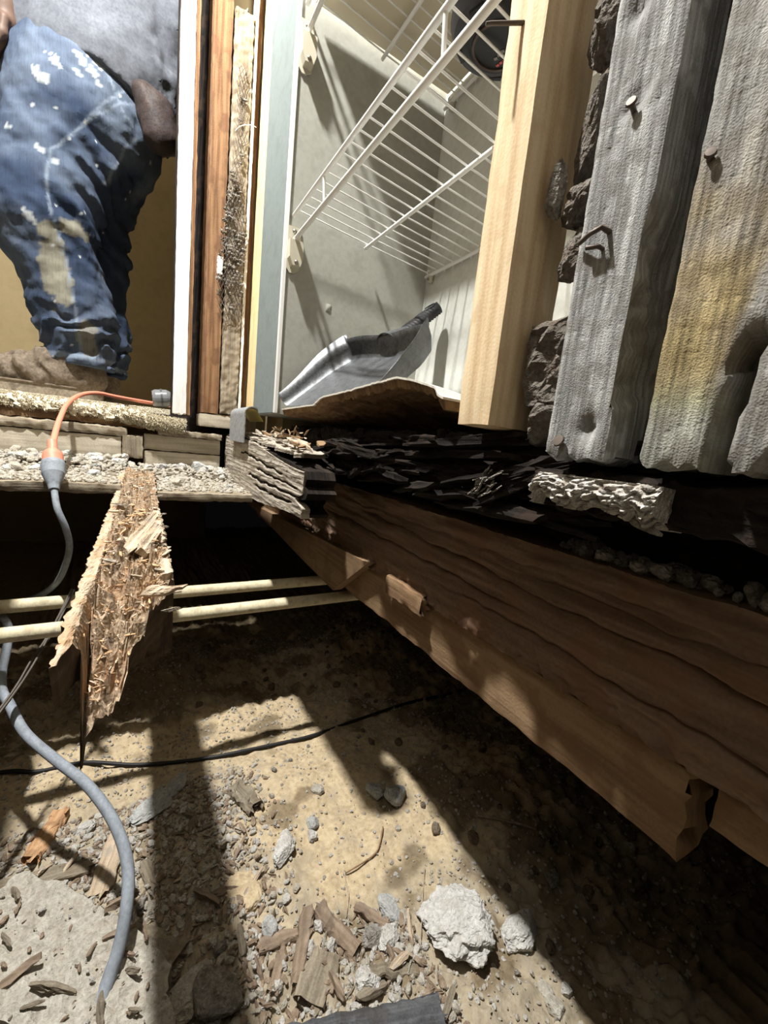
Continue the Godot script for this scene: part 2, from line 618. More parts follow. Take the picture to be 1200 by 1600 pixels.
func materials() -> void:
	M.pine = mat(surface_tex(11, true, [rgb(196, 158, 108), rgb(222, 190, 140), rgb(236, 210, 166), rgb(206, 170, 120)]), 4.0, 0.75, 0.05)
	M.pine_yellow = mat(surface_tex(15, true, [rgb(214, 172, 104), rgb(232, 198, 132), rgb(242, 216, 160), rgb(220, 180, 110)]), 4.0, 0.7, 0.02)
	M.stud_orange = mat(surface_tex(19, true, [rgb(88, 54, 30), rgb(132, 88, 50), rgb(160, 114, 72), rgb(104, 64, 38)]), 4.0, 0.85, 0.08)
	var grey := surface_tex(23, true, [rgb(92, 91, 90), rgb(150, 150, 148), rgb(190, 190, 188), rgb(118, 114, 108)], 0.5, 0.6, 0.1, false, true)
	M.grey_wood = mat(grey, 9.0, 0.85, 0.14)
	M.grey_wood_tinted = mat(grey, 9.0, 0.85, 0.14, Color.WHITE, true)
	M.old_wood = mat(surface_tex(27, true, [rgb(104, 92, 74), rgb(150, 136, 112), rgb(176, 162, 134), rgb(112, 92, 66)], 0.5, 0.6), 4.0, 0.9, 0.12)
	M.header_wood = mat(surface_tex(31, true, [rgb(150, 138, 116), rgb(188, 175, 150), rgb(206, 194, 170), rgb(166, 148, 118)], 0.55, 0.5), 3.0, 0.9, 0.06)
	M.beam = mat(surface_tex(35, true, [rgb(84, 60, 42), rgb(120, 90, 66), rgb(150, 120, 94), rgb(122, 78, 52)], 0.5, 0.6), 3.0, 0.9, 0.10)
	M.joist_board = mat(surface_tex(39, true, [rgb(112, 80, 50), rgb(144, 108, 70), rgb(160, 126, 88), rgb(122, 84, 50)], 0.5, 0.5), 3.5, 0.9, 0.08)
	M.char = mat(surface_tex(43, true, [rgb(16, 13, 11), rgb(34, 28, 24), rgb(62, 50, 41), rgb(52, 37, 27)], 0.55, 0.7), 6.0, 0.95, 0.2)
	M.punk = mat(surface_tex(47, true, [rgb(104, 82, 58), rgb(174, 148, 116), rgb(212, 190, 160), rgb(156, 146, 132)], 0.5, 0.75), 6.0, 0.95, 0.3)
	M.punk_orange = mat(surface_tex(51, true, [rgb(118, 76, 42), rgb(184, 130, 78), rgb(212, 166, 114), rgb(130, 86, 52)], 0.5, 0.6), 6.0, 0.95, 0.3)
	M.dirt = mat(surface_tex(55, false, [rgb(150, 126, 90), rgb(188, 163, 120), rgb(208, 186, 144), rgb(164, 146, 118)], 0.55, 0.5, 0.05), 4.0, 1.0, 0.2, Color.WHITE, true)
	M.rubble = mat(surface_tex(59, false, [rgb(134, 126, 112), rgb(172, 165, 150), rgb(198, 192, 178), rgb(150, 136, 114)], 0.5, 0.5), 8.0, 1.0, 0.3)
	M.pale_stone = mat(surface_tex(63, false, [rgb(150, 148, 142), rgb(196, 194, 188), rgb(220, 218, 212), rgb(168, 160, 146)], 0.55, 0.5), 8.0, 0.95, 0.3)
	M.blue_stone = mat(surface_tex(67, false, [rgb(128, 130, 128), rgb(168, 170, 167), rgb(196, 198, 194), rgb(146, 142, 134)], 0.55, 0.5), 8.0, 0.9, 0.25)
	M.mortar = mat(surface_tex(71, false, [rgb(104, 98, 90), rgb(142, 136, 126), rgb(172, 166, 156), rgb(90, 78, 66)], 0.5, 0.6), 9.0, 1.0, 0.4)
	var paint := surface_tex(75, false, [rgb(196, 196, 186), rgb(206, 206, 197), rgb(212, 212, 204), rgb(190, 188, 176)], 0.6, 0.5)
	M.closet = mat(paint, 3.0, 0.7, 0.02, rgb(200, 200, 194))
	M.closet_back_lit = mat(paint, 3.0, 0.7, 0.02, rgb(250, 251, 250))  # brighter tint of the same paint, standing in for strong direct light
	M.old_mortar = mat(surface_tex(161, false, [rgb(70, 64, 56), rgb(104, 96, 86), rgb(132, 124, 112), rgb(90, 72, 58)], 0.5, 0.6), 9.0, 1.0, 0.4)
	M.closet_grey = mat(paint, 3.0, 0.7, 0.02, rgb(142, 158, 164))
	M.room_wall = mat(paint, 1.0, 0.8, 0.0, rgb(176, 150, 104))
	M.room_white = mat(paint, 1.0, 0.8, 0.0, rgb(170, 160, 145))
	M.white_paint = mat(surface_tex(79, true, [rgb(206, 204, 198), rgb(232, 231, 227), rgb(238, 237, 234), rgb(214, 208, 196)], 0.62, 0.5), 4.0, 0.6, 0.08)
	M.wire_white = plain(rgb(226, 226, 222), 0.35)
	M.bracket = plain(rgb(190, 182, 156), 0.5)
	M.screw = plain(rgb(150, 142, 126), 0.35, 0.9)
	M.nail = plain(rgb(96, 84, 74), 0.6, 0.6)
	M.steel = mat(surface_tex(83, false, [rgb(72, 75, 78), rgb(98, 101, 104), rgb(122, 125, 128), rgb(66, 62, 60)], 0.6, 0.5), 10.0, 0.46, 0.02)
	M.steel.metallic = 0.7
	M.strap = mat(surface_tex(165, false, [rgb(120, 124, 128), rgb(158, 162, 166), rgb(182, 186, 190), rgb(110, 104, 96)], 0.6, 0.5), 10.0, 0.5, 0.02)
	M.strap.metallic = 0.3
	M.pipe = mat(surface_tex(87, false, [rgb(190, 174, 132), rgb(214, 200, 158), rgb(224, 212, 174), rgb(160, 140, 104)], 0.6, 0.5, 0.08), 8.0, 0.6, 0.03)
	M.carpet = mat(surface_tex(91, false, [rgb(196, 178, 140), rgb(228, 214, 178), rgb(242, 230, 200), rgb(206, 188, 150)], 0.5, 0.5), 10.0, 1.0, 0.5)
	M.cord_orange = plain(Color8(220, 138, 114), 0.5)
	M.cord_grey = mat(surface_tex(95, false, [rgb(108, 118, 130), rgb(136, 146, 158), rgb(156, 165, 175), rgb(96, 98, 104)], 0.6, 0.5), 10.0, 0.55, 0.03)
	M.black = plain(rgb(30, 30, 32), 0.5)
	M.ply_brown = mat(surface_tex(99, true, [rgb(86, 60, 36), rgb(132, 98, 62), rgb(156, 122, 82), rgb(80, 52, 30)], 0.5, 0.7), 3.0, 0.9, 0.15)
	M.vinyl = plain(rgb(206, 200, 184), 0.5)

func make_view() -> void:
	var cam := Camera3D.new()
	cam.name = "camera"
	cam.fov = 103.6
	cam.near = 0.02
	cam.rotation_degrees = Vector3(-9.05, -31.43, 6.08)
	add_child(cam)
	cam.current = true
	var we := WorldEnvironment.new()
	we.name = "environment"
	var e := Environment.new()
	e.background_mode = Environment.BG_COLOR
	e.background_color = Color(0.02, 0.02, 0.022)
	e.tonemap_mode = Environment.TONE_MAPPER_LINEAR
	e.tonemap_exposure = 1.16
	e.sdfgi_enabled = true
	e.ssao_enabled = true
	e.ssil_enabled = true
	we.environment = e
	add_child(we)
	# the work lamp hung above the hole, out of the frame
	var at := Vector3(-0.27, 1.5, -0.6)
	var lamp := thing("work_lamp", "bare white work lamp bulb hanging above the open floor", "lamp", at)
	var bulb := StandardMaterial3D.new()
	bulb.albedo_color = Color(0.9, 0.9, 0.9)
	bulb.emission_enabled = true
	bulb.emission = Color(1.0, 0.97, 0.9)
	bulb.emission_energy_multiplier = 6.0
	var sp := SphereMesh.new()
	sp.radius = 0.035
	sp.height = 0.07
	obj("bulb", sp, bulb, lamp, at)
	obj("socket", lathe([Vector2(0, 0.03), Vector2(0.02, 0.03), Vector2(0.022, 0.09), Vector2(0, 0.095)], 16), plain(rgb(40, 40, 40)), lamp, at)
	obj("lamp_cord", rod(at + Vector3(0, 0.09, 0), at + Vector3(0, 0.84, 0), 0.004), plain(rgb(40, 40, 40)), lamp)
	var l := OmniLight3D.new()
	l.name = "work_light"
	l.light_color = Color(1.0, 0.992, 0.975)
	l.light_energy = 6.0
	l.light_size = 0.035
	l.omni_range = 8.0
	l.omni_attenuation = 2.0
	l.shadow_enabled = true
	l.position = Vector3.ZERO
	lamp.add_child(l)
	# fill light added behind the camera, shaped as a ceiling panel
	var pat := Vector3(-1.3, 2.3, 0.5)
	var pan := thing("added_fill_panel", "square white fill light panel added out of view", "lamp", pat)
	var glow := StandardMaterial3D.new()
	glow.albedo_color = Color(0.9, 0.9, 0.9)
	glow.emission_enabled = true
	glow.emission = Color(1.0, 0.98, 0.95)
	glow.emission_energy_multiplier = 0.15
	var pb := BoxMesh.new()
	pb.size = Vector3(0.6, 0.02, 0.6)
	obj("diffuser", pb, glow, pan, pat)
	var a := AreaLight3D.new()
	a.name = "fill_light"
	a.area_size = Vector2(0.6, 0.6)
	a.light_energy = 0.25
	a.light_color = Color(1.0, 0.98, 0.95)
	a.shadow_enabled = true
	a.area_range = 8.0
	pan.add_child(a)
	a.position = Vector3(0, -0.015, 0)
	a.rotation_degrees = Vector3(-90, 0, 0)

func setting() -> void:
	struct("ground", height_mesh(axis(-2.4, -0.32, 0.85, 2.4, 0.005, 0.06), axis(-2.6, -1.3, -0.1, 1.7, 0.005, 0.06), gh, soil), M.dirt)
	shell("wall_back", Vector3(-2.4, -0.9, -2.45), Vector3(0.3, 2.4, -2.35), M.room_wall)
	shell("wall_side", Vector3(0.3, -0.05, -2.45), Vector3(0.4, 2.4, -1.02), M.room_wall)
	shell("wall_far_left", Vector3(-2.5, -0.9, -2.45), Vector3(-2.4, 2.4, 1.7), M.room_white)
	shell("wall_near", Vector3(-2.4, -0.9, 1.6), Vector3(1.2, 2.4, 1.7), M.room_white)
	shell("ceiling", Vector3(-2.5, 2.35, -2.45), Vector3(1.2, 2.45, 1.7), M.room_white)
	shell("floor_left", Vector3(-2.4, -0.03, -0.78), Vector3(-0.19, 0.045, 1.6), M.leather_dark)
	shell("floor_back", Vector3(-2.4, -0.01, -2.35), Vector3(0.3, 0.041, -1.30), M.carpet)
	shell("floor_front", Vector3(-2.4, -0.01, -1.299), Vector3(0.225, 0.024, -1.175), M.leather_dark)
	shell("floor_near", Vector3(-0.19, -0.03, 0.16), Vector3(0.555, 0.045, 1.6), M.leather_dark)
	shell("wall_foundation", Vector3(1.1, -0.9, -2.45), Vector3(1.2, 0.02, 1.7), M.mortar)
	# closet: left wall with its painted jamb, back wall
	shell("wall_left", Vector3(0.229, 0.045, -1.02), Vector3(0.60, 2.35, -0.832), M.closet)
	shell("wall_closet_back", Vector3(0.555, -0.02, -0.832), Vector3(0.60, 2.35, 1.6), M.closet_back_lit)
	shell("trim_2", Vector3(0.2265, 0.047, -1.0195), Vector3(0.2290, 2.35, -0.8405), M.closet_grey)
	shell("trim_1", Vector3(0.2255, 0.046, -0.840), Vector3(0.2315, 2.35, -0.829), M.wire_white)

func studs() -> void:
	var t := thing("pine_stud", "clean new yellow pine stud with a bent nail, left of the grey studs", "stud", Vector3(0.228, 0.025, -0.253))
	put_board("timber", M.pine, board(Vector3(0.228, 0.025, -0.272), Vector3(0.284, 2.3, -0.234), 1, Vector3i(6, 120, 4), {"wear": 0.0015, "amp": 0.0006, "freq": 20.0, "seed": 5}), t)
	var np := PackedVector3Array([Vector3(0.235, 0.3045, -0.2545), Vector3(0.228, 0.305, -0.2555), Vector3(0.2085, 0.302, -0.2665), Vector3(0.205, 0.3011, -0.2685)])
	obj("nail", tube(np, [0.0016, 0.0012], 8), M.nail, t)
	# grey studs, bottoms eaten away
	t = thing("grey_stud", "weathered grey stud with a bent nail, beside the pine stud", "stud", Vector3(0.228, 0.003, -0.158))
	var hh := 2.3
	put_board("timber", M.grey_wood, board(Vector3(0.228, 0.003, -0.179), Vector3(0.318, hh, -0.1375), 1, Vector3i(8, 420, 16), {"amp": 0.0006, "freq": 26.0, "wear": 0.0012, "seed": 21, "jag0": 0.005, "fn": func(q: Vector3, p: Vector3) -> Vector3:
		var y := p.y + 0.5 * (hh - 0.003)
		if p.z > 0.019:   # splintered right arris
			var bite := 0.010 * smoothstep(0.03, 0.045, y) * smoothstep(0.145, 0.12, y) * (0.6 + 0.9 * noise(8, 60.0, 3).get_noise_2d(y, p.x)) * smoothstep(0.0, -0.04, p.x)
			q.z -= maxf(bite, 0.0)
		if p.x < -0.044:
			for c in [[0.197, 0.35], [0.186, 0.45], [0.15, 0.30], [0.255, 0.4]]:
				var off: float = absf(y - c[0] - c[1] * p.z + 0.003 * noise(13, 90.0, 2).get_noise_2d(p.z, c[0]))
				q.x += 0.0016 * exp(-(off / 0.0011) ** 2) * smoothstep(-0.1, 0.25, noise(14, 70.0, 2).get_noise_2d(p.z * 1.5, c[0] * 9.0))
		for c in [Vector3(0.245, -0.008, 0.004), Vector3(0.196, 0.0, 0.0035), Vector3(0.021, 0.006, 0.006)]:
			if p.x < -0.044: q.x += c.z * exp(-((y - c.x) ** 2 + (p.z - c.y) ** 2) / 0.00003)
		return q}), t)
	obj("nail", tube(PackedVector3Array([Vector3(0.2255, 0.1335, -0.1765), Vector3(0.222, 0.1345, -0.168), Vector3(0.221, 0.135, -0.160), Vector3(0.2295, 0.1348, -0.1595)]), [0.0013, 0.0017], 8), M.nail, t)
	obj("nail", tube(PackedVector3Array([Vector3(0.2235, 0.128, -0.1695), Vector3(0.2235, 0.1265, -0.162), Vector3(0.232, 0.1262, -0.1615)]), 0.0013, 8), M.nail, t)
	obj("nail_head", lathe([Vector2(0, 0.002), Vector2(0.0035, 0.0018), Vector2(0.004, 0.0005), Vector2(0.0015, 0), Vector2(0.0012, -0.012), Vector2(0, -0.012)], 12), M.nail, t, Vector3(0.2255, 0.0155, -0.167), along(Vector3(-1, 0.35, 0)))
	obj("nail_head", lathe([Vector2(0, 0.002), Vector2(0.0025, 0.0018), Vector2(0.003, 0.0005), Vector2(0.0015, 0), Vector2(0.0012, -0.012), Vector2(0, -0.012)], 12), M.nail, t, Vector3(0.2255, 0.197, -0.158), along(Vector3(-1, 0.3, 0.2)))
	# wide stained stud with a rotted slot
	t = thing("stained_stud", "wide grey stud stained yellow with a rotted slot, at the right edge", "stud", Vector3(0.228, 0.004, -0.085))
	var z0 := -0.119
	var z1 := -0.036
	put_board("timber", M.grey_wood_tinted, board(Vector3(0.228, 0.004, z0), Vector3(0.318, hh, z1), 1, Vector3i(10, 360, 34), {"amp": 0.0007, "freq": 26.0, "wear": 0.0012, "seed": 29, "jag0": 0.004, "fn": func(q: Vector3, p: Vector3) -> Vector3:
		var y := p.y + 0.5 * (hh - 0.004)
		var z := p.z + 0.5 * (z0 + z1)
		var wob := 0.0035 * noise(9, 70.0, 3).get_noise_2d(y, 1.0)
		var slot := smoothstep(0.0048, 0.0030, absf(z + 0.0845 + wob * 0.8 - 0.06 * maxf(y - 0.02, 0.0))) * smoothstep(0.064, 0.056, y)
		var corner := smoothstep(0.0, 0.004, (z + 0.0715) - 0.55 * y + wob)
		if p.x < 0.0: q.x += (0.026 * slot + 0.030 * corner * smoothstep(0.060, 0.045, y)) * clampf(-p.x / 0.045, 0, 1)
		return q, "col": func(q: Vector3) -> Color:
		var y := q.y + 0.5 * (hh - 0.004)
		var z := q.z + 0.5 * (z0 + z1)
		var s := smoothstep(0.17, 0.05, y + 0.05 * noise(10, 25.0, 3).get_noise_2d(y, z)) * smoothstep(-0.082, -0.098, z - 0.15 * maxf(y - 0.05, 0.0) + 0.012 * noise(12, 40.0, 2).get_noise_2d(y, z))
		var pale := smoothstep(0.05, 0.02, y)
		return Color(0.9, 0.88, 0.84).lerp(Color(1.05, 0.80, 0.42).lerp(Color(1.2, 1.15, 0.9), pale), s)}), t)
	obj("nail_head", lathe([Vector2(0, 0.002), Vector2(0.0022, 0.0018), Vector2(0.0026, 0.0005), Vector2(0.0015, 0), Vector2(0.0012, -0.012), Vector2(0, -0.012)], 12), M.nail, t, Vector3(0.2258, 0.150, -0.113), along(Vector3(-1, 0.3, 0.4)))
	# next studs on, behind the frame edge
	tag(put_board("grey_stud", M.grey_wood, board(Vector3(0.235, 0.0, 0.22), Vector3(0.32, 2.3, 0.26), 1, Vector3i(3, 40, 2), {"amp": 0.002, "seed": 41})), "grey stud further along the wall beyond the right edge", "stud")
	# old plaster and mortar wedged between the pine stud and the grey one
	var k := 0
	for c in [[0.335, 0.034, 0.015, 0.0], [0.283, 0.030, 0.017, 0.003], [0.228, 0.036, 0.014, 0.004], [0.181, 0.017, 0.016, 0.006], [0.147, 0.020, 0.014, 0.003]]:
		k += 1
		var lump := obj("plaster_lump", stone(Vector3(0.020, c[1] * 0.92, c[2] * 0.8), 10, 400 + k, 0.3, 9), M.old_mortar, null, Vector3(0.262 + c[3] * 0.5, c[0], -0.203 - c[3]), turned(0.06 * k, 0.2 * k, 0.1))
		tag(lump, ["topmost dark plaster lump in the gap beside the grey stud, cut by the frame", "long rough plaster piece second from the top in the stud gap", "plaster piece in the middle of the stud gap, above the bent nail", "small plaster piece level with the bent nail in the stud gap", "lowest plaster lump above the bright hole in the stud gap"][k - 1], "plaster")
	tag(obj("brick_bat", rough_box(Vector3(0.05, 0.062, 0.035), Vector3i(8, 12, 8), {"amp": 0.006, "freq": 60.0, "wear": 0.004, "seed": 77, "flat": true}), M.old_mortar, null, Vector3(0.275, 0.073, -0.212), turned(0, 0.1, 0.03)), "brownish broken brick low in the gap below the bright hole", "brick")
	tag(obj("plaster_lump", stone(Vector3(0.018, 0.017, 0.015), 9, 431, 0.25, 6), M.old_mortar, null, Vector3(0.262, 0.03, -0.205)), "small grey plaster lump at the foot of the gap, under the brick", "plaster")
	tag(obj("plaster_lump", stone(Vector3(0.008, 0.019, 0.006), 9, 433, 0.4, 9), M.mortar, null, Vector3(0.252, 0.193, -0.224)), "pale plaster flake stuck to the pine stud's edge", "plaster")
	# torn edge of wallboard behind the studs, seen edge-on, with the hole to the closet
	tag(obj("wallboard", sheet(10, 60, func(u: float, v: float) -> Vector3:
		var y := lerpf(0.135, 2.3, pow(v, 3.0))
		return Vector3(0.326 + 0.002 * sin(y * 40.0), y, lerpf(-0.222 + 0.008 * noise(14, 40.0, 3).get_noise_1d(y), 0.5, u)), func(_u, _v): return Vector3(0.012, 0, 0)), M.old_wood), "torn grey wallboard closing the back of the grey studs", "wallboard")
	tag(obj("wallboard", sheet(10, 20, func(u: float, v: float) -> Vector3:
		var y := lerpf(0.03, 0.108, v)
		return Vector3(0.326, y, lerpf(-0.235 + 0.006 * noise(15, 60.0, 3).get_noise_1d(y), 0.5, u)), func(_u, _v): return Vector3(0.012, 0, 0)), M.old_wood), "low strip of torn wallboard behind the brick in the gap", "wallboard")

func left_framing() -> void:
	var t := thing("door_casing", "white painted door casing board with a bare wood edge", "casing", Vector3(0.078, 0.026, -1.09))
	put_board("painted_face", M.white_paint, board(Vector3(0.060, 0.026, -1.115), Vector3(0.0885, 2.3, -1.095), 1, Vector3i(6, 160, 3), {"amp": 0.0012, "freq": 50.0, "wear": 0.001, "seed": 51, "jag0": 0.004}), t)
	put_board("bare_edge", M.stud_orange, board(Vector3(0.0886, 0.024, -1.125), Vector3(0.0965, 2.3, -1.0945), 1, Vector3i(2, 160, 2), {"amp": 0.0015, "freq": 40.0, "seed": 52, "jag0": 0.006}), t)
	tag(put_board("backing_board", M.char, board(Vector3(0.062, 0.02, -1.24), Vector3(0.16, 2.3, -1.2), 1, Vector3i(3, 30, 2), {"amp": 0.001, "seed": 53})), "dark board deep in the gap beside the white casing", "board")  # one dark colour all over, closing the back of the gap
	t = thing("wall_stud", "orange brown rough wall stud left of the netted grey stud", "stud", Vector3(0.142, 0.038, -1.1))
	put_board("timber", M.stud_orange, board(Vector3(0.122, 0.038, -1.19), Vector3(0.1605, 2.3, -1.1), 1, Vector3i(6, 200, 4), {"amp": 0.0012, "freq": 50.0, "wear": 0.001, "seed": 54}), t)
	tag(obj("cable_clip", rough_box(Vector3(0.0125, 0.040, 0.012), Vector3i(3, 5, 3), {"wear": 0.002, "seed": 55}), M.wire_white, null, Vector3(0.1505, 0.376, -1.092)), "small white plastic clip fixed to the orange brown stud", "clip")
	t = thing("netted_stud", "grey splintered stud with broken top, wire netting and mortar", "stud", Vector3(0.184, 0.04, -1.09))
	put_board("timber", M.old_wood, board(Vector3(0.1635, 0.04, -1.165), Vector3(0.2045, 0.905, -1.095), 1, Vector3i(10, 180, 6), {"amp": 0.003, "freq": 60.0, "wear": 0.002, "jag": 0.025, "seed": 56}), t)
	# hexagon netting hanging over the stud, and the mortar caught in it
	var st := start()
	var clods := []
	for i in 9:
		for j in 62:
			var y := 0.262 + j * 0.0085
			var x := 0.150 + i * 0.0075 + (0.00375 if j % 2 else 0.0)
			var mid := 0.190 + 0.035 * (y - 0.55)
			var half := lerpf(0.034, 0.010, smoothstep(0.36, 0.62, y))
			if absf(x - mid + 0.012) > half or y > 0.79: continue
			var w := func(px: float, py: float) -> Vector3: return Vector3(px + 0.003 * sin(py * 31.0), py, -1.086 + 0.006 * noise(16, 22.0, 2).get_noise_2d(px, py))
			for d in [-0.00375, 0.00375]:
				tube_into(st, PackedVector3Array([w.call(x, y), w.call(x + d, y + 0.0085)]), 0.0006, 4)
			if rng.randf() < (0.75 if absf(y - 0.40) < 0.06 or absf(y - 0.53) < 0.05 else 0.12):
				clods.append(Transform3D(turned(rng.randf() * 6, rng.randf() * 6, 0).scaled(Vector3.ONE * rng.randf_range(0.5, 1.1)), w.call(x, y) + Vector3(0, 0, -0.003)))
	obj("wire_netting", done(st), M.nail, t)
	scatter("mortar_crumbs", stone(Vector3(0.006, 0.005, 0.004), 2, 61, 0.3, 3), M.mortar, clods, t)
	obj("loose_wire", tube(smooth_path([Vector3(0.170, 0.655, -1.08), Vector3(0.180, 0.664, -1.07), Vector3(0.200, 0.675, -1.07), Vector3(0.214, 0.682, -1.08)]), 0.0009, 5), M.wire_white, t)
	tag(put_board("lath_strip", M.white_paint, board(Vector3(0.2065, 0.05, -1.13), Vector3(0.213, 2.3, -1.1), 1, Vector3i(2, 120, 3), {"amp": 0.0012, "freq": 50.0, "seed": 57})), "thin whitewashed lath strip between netted stud and yellow lumber", "lath")
	tag(put_board("lath_strip", M.stud_orange, board(Vector3(0.2135, 0.05, -1.14), Vector3(0.224, 2.3, -1.112), 1, Vector3i(2, 120, 3), {"amp": 0.001, "freq": 50.0, "seed": 58})), "thin reddish brown lath beside the whitewashed one", "lath")
	tag(put_board("yellow_stud", M.pine_yellow, board(Vector3(0.226, 0.05, -1.1), Vector3(0.262, 2.3, -1.023), 1, Vector3i(4, 120, 4), {"amp": 0.0004, "wear": 0.001, "freq": 30.0, "seed": 59})), "smooth pale yellow lumber edge beside the grey closet jamb", "stud")
	tag(put_board("floor_plate", M.header_wood, board(Vector3(0.118, 0.005, -1.17), Vector3(0.226, 0.036, -1.098), 0, Vector3i(4, 16, 3), {"amp": 0.0015, "wear": 0.0015, "freq": 60.0, "seed": 60})), "short grey wood plate under the wall studs", "plate")

func ledge_and_header() -> void:
	var t := thing("header", "grey beige header of stacked boards behind the rubble ledge", "header", Vector3(-0.1, -0.1, -1.12))
	put_board("board", M.header_wood, board(Vector3(-0.75, -0.092, -1.14), Vector3(-0.041, -0.038, -1.1), 0, Vector3i(5, 120, 2), {"amp": 0.0016, "freq": 40.0, "wear": 0.002, "seed": 70, "fn": func(q: Vector3, p: Vector3) -> Vector3:
		for c in [Vector2(-0.06, 0.006), Vector2(-0.05, -0.004), Vector2(0.20, 0.008), Vector2(0.1, -0.004)]:
			if p.z > 0.019: q.z -= 0.005 * exp(-((p.y - 0.16 - c.x) ** 2 + (p.x - c.y) ** 2) / 0.00002)
		return q}), t)
	put_board("board", M.old_wood, board(Vector3(-0.75, -0.0375, -1.14), Vector3(-0.030, -0.017, -1.096), 0, Vector3i(4, 140, 4), {"amp": 0.004, "freq": 50.0, "wear": 0.003, "seed": 71}), t)
	put_board("end_block", M.old_wood, board(Vector3(-0.0405, -0.085, -1.16), Vector3(0.001, -0.033, -1.094), 2, Vector3i(8, 4, 8), {"amp": 0.004, "freq": 90.0, "wear": 0.002, "seed": 72}), t)
	put_board("board", M.header_wood, board(Vector3(0.0015, -0.064, -1.15), Vector3(0.17, -0.026, -1.108), 0, Vector3i(4, 40, 2), {"amp": 0.0016, "freq": 40.0, "wear": 0.002, "seed": 73}), t)
	put_board("board", M.header_wood, board(Vector3(0.0015, -0.125, -1.15), Vector3(0.17, -0.0645, -1.104), 0, Vector3i(4, 40, 2), {"amp": 0.0016, "freq": 40.0, "wear": 0.002, "seed": 74}), t)
	put_board("board", M.old_wood, board(Vector3(0.03, -0.0255, -1.15), Vector3(0.17, -0.012, -1.085), 0, Vector3i(3, 40, 4), {"amp": 0.003, "freq": 60.0, "wear": 0.002, "seed": 75}), t)
	t = thing("rubble_ledge", "flat board ledge strewn with grey rubble under the header", "ledge", Vector3(0, -0.121, -0.95))
	put_board("board", M.old_wood, board(Vector3(-0.75, -0.124, -1.1), Vector3(-0.030, -0.107, -0.80), 0, Vector3i(3, 140, 16), {"amp": 0.0025, "freq": 40.0, "wear": 0.002, "seed": 76}), t)
	put_board("board", M.old_wood, board(Vector3(-0.029, -0.133, -1.1), Vector3(0.186, -0.117, -0.795), 0, Vector3i(3, 50, 16), {"amp": 0.002, "freq": 40.0, "wear": 0.002, "seed": 78}), t)
	# dark edge of the old floor and the frayed carpet on it
	tag(put_board("floor_edge", M.ply_brown, board(Vector3(-0.75, -0.016, -1.16), Vector3(0.045, 0.012, -1.112), 0, Vector3i(4, 100, 2), {"amp": 0.004, "freq": 40.0, "wear": 0.003, "seed": 79})), "dark reddish edge of old floor under the carpet", "floorboard")
	var carpet := thing("carpet_strip", "frayed cream carpet edge rolled over the floor edge by the boots", "carpet", Vector3(-0.1, 0.01, -1.1))
	var edge := func(x: float) -> Vector3:
		var k := smoothstep(-0.12, 0.09, x)
		return Vector3(x, 0.013 - 0.016 * k * k + 0.004 * noise(17, 14.0, 2).get_noise_1d(x), -1.118 + 0.04 * k)
	obj("pile", sheet(150, 16, func(u: float, v: float) -> Vector3:
		var x := lerpf(-0.75, 0.085, u)
		var c: Vector3 = edge.call(x)
		var a := v * TAU * 0.6
		var r := lerpf(0.017, 0.012, smoothstep(-0.05, 0.08, x)) * (1.0 + 0.5 * noise(18, 70.0, 3).get_noise_2d(x, v * 0.06))
		return c + Vector3(0, cos(a) * r, sin(a) * r * 1.3 - 0.012 + (-0.03 if v < 0.01 else 0.0)), func(_u, _v): return Vector3(0, -0.003, -0.004)), M.carpet, carpet)
	var tufts := []
	for i in 9000:
		var x := rng.randf_range(-0.45, 0.088)
		var a := rng.randf_range(-0.3, 3.2)
		var d := Vector3(rng.randfn() * 0.5, cos(a), sin(a)).normalized()
		var p: Vector3 = edge.call(x) + Vector3(0, cos(a), sin(a) * 1.3) * 0.015 - Vector3(0, 0, 0.012)
		tufts.append(Transform3D(along(d + Vector3(rng.randfn(), rng.randfn(), rng.randfn()) * 0.8).scaled(Vector3.ONE * rng.randf_range(0.35, 0.85)), p))
	scatter("tufts", tube(PackedVector3Array([Vector3(0, -0.001, 0), Vector3(0.0006, 0.004, 0), Vector3(0, 0.0085, 0.001)]), [0.0011, 0.0008], 4), M.carpet, tufts, carpet)
	# rubble on the ledge: each larger piece a thing, crumbs one mass
	var crumbs := []
	for i in 2600:
		var x := rng.randf_range(-0.3, 0.18)
		var z := rng.randf_range(-1.095, -0.81)
		var pile := 0.020 * smoothstep(-0.93, -1.09, z)
		crumbs.append(Transform3D(turned(rng.randf() * 6, rng.randf() * 6, 0).scaled(Vector3.ONE * rng.randf_range(0.25, 1.0)), Vector3(x, (-0.107 if x < -0.03 else -0.117) + pile + 0.001, z)))
	scatter("ledge_crumbs", stone(Vector3(0.006, 0.004, 0.005), 2, 81, 0.3, 4), M.rubble, crumbs)
	var kinds := []
	for i in 5: kinds.append(stone(Vector3(0.010, 0.007, 0.008) * 1.15, 5, 90 + i, 0.25, 7))
	for i in 95:
		var x := rng.randf_range(-0.26, 0.17)
		var z := rng.randf_range(-1.09, -0.86)
		if rng.randf() < 0.6: z = rng.randf_range(-1.092, -1.03)
		if absf(x + 0.01) < 0.03 and z > -1.03: x += 0.06
		var pile := 0.016 * smoothstep(-0.93, -1.09, z)
		var s := rng.randf_range(0.5, 1.25)
		var o := obj("rubble_stone", kinds[i % 5], [M.rubble, M.rubble, M.pale_stone, M.blue_stone][i % 4], null, Vector3(x, (-0.107 if x < -0.03 else -0.117) + pile + 0.005 * s, z), turned(rng.randf() * 6, rng.randf() * 6, rng.randf()).scaled(Vector3.ONE * s))
		tag(o, "small grey rubble stone lying on the board ledge", "stone", "rubble stones on the ledge")
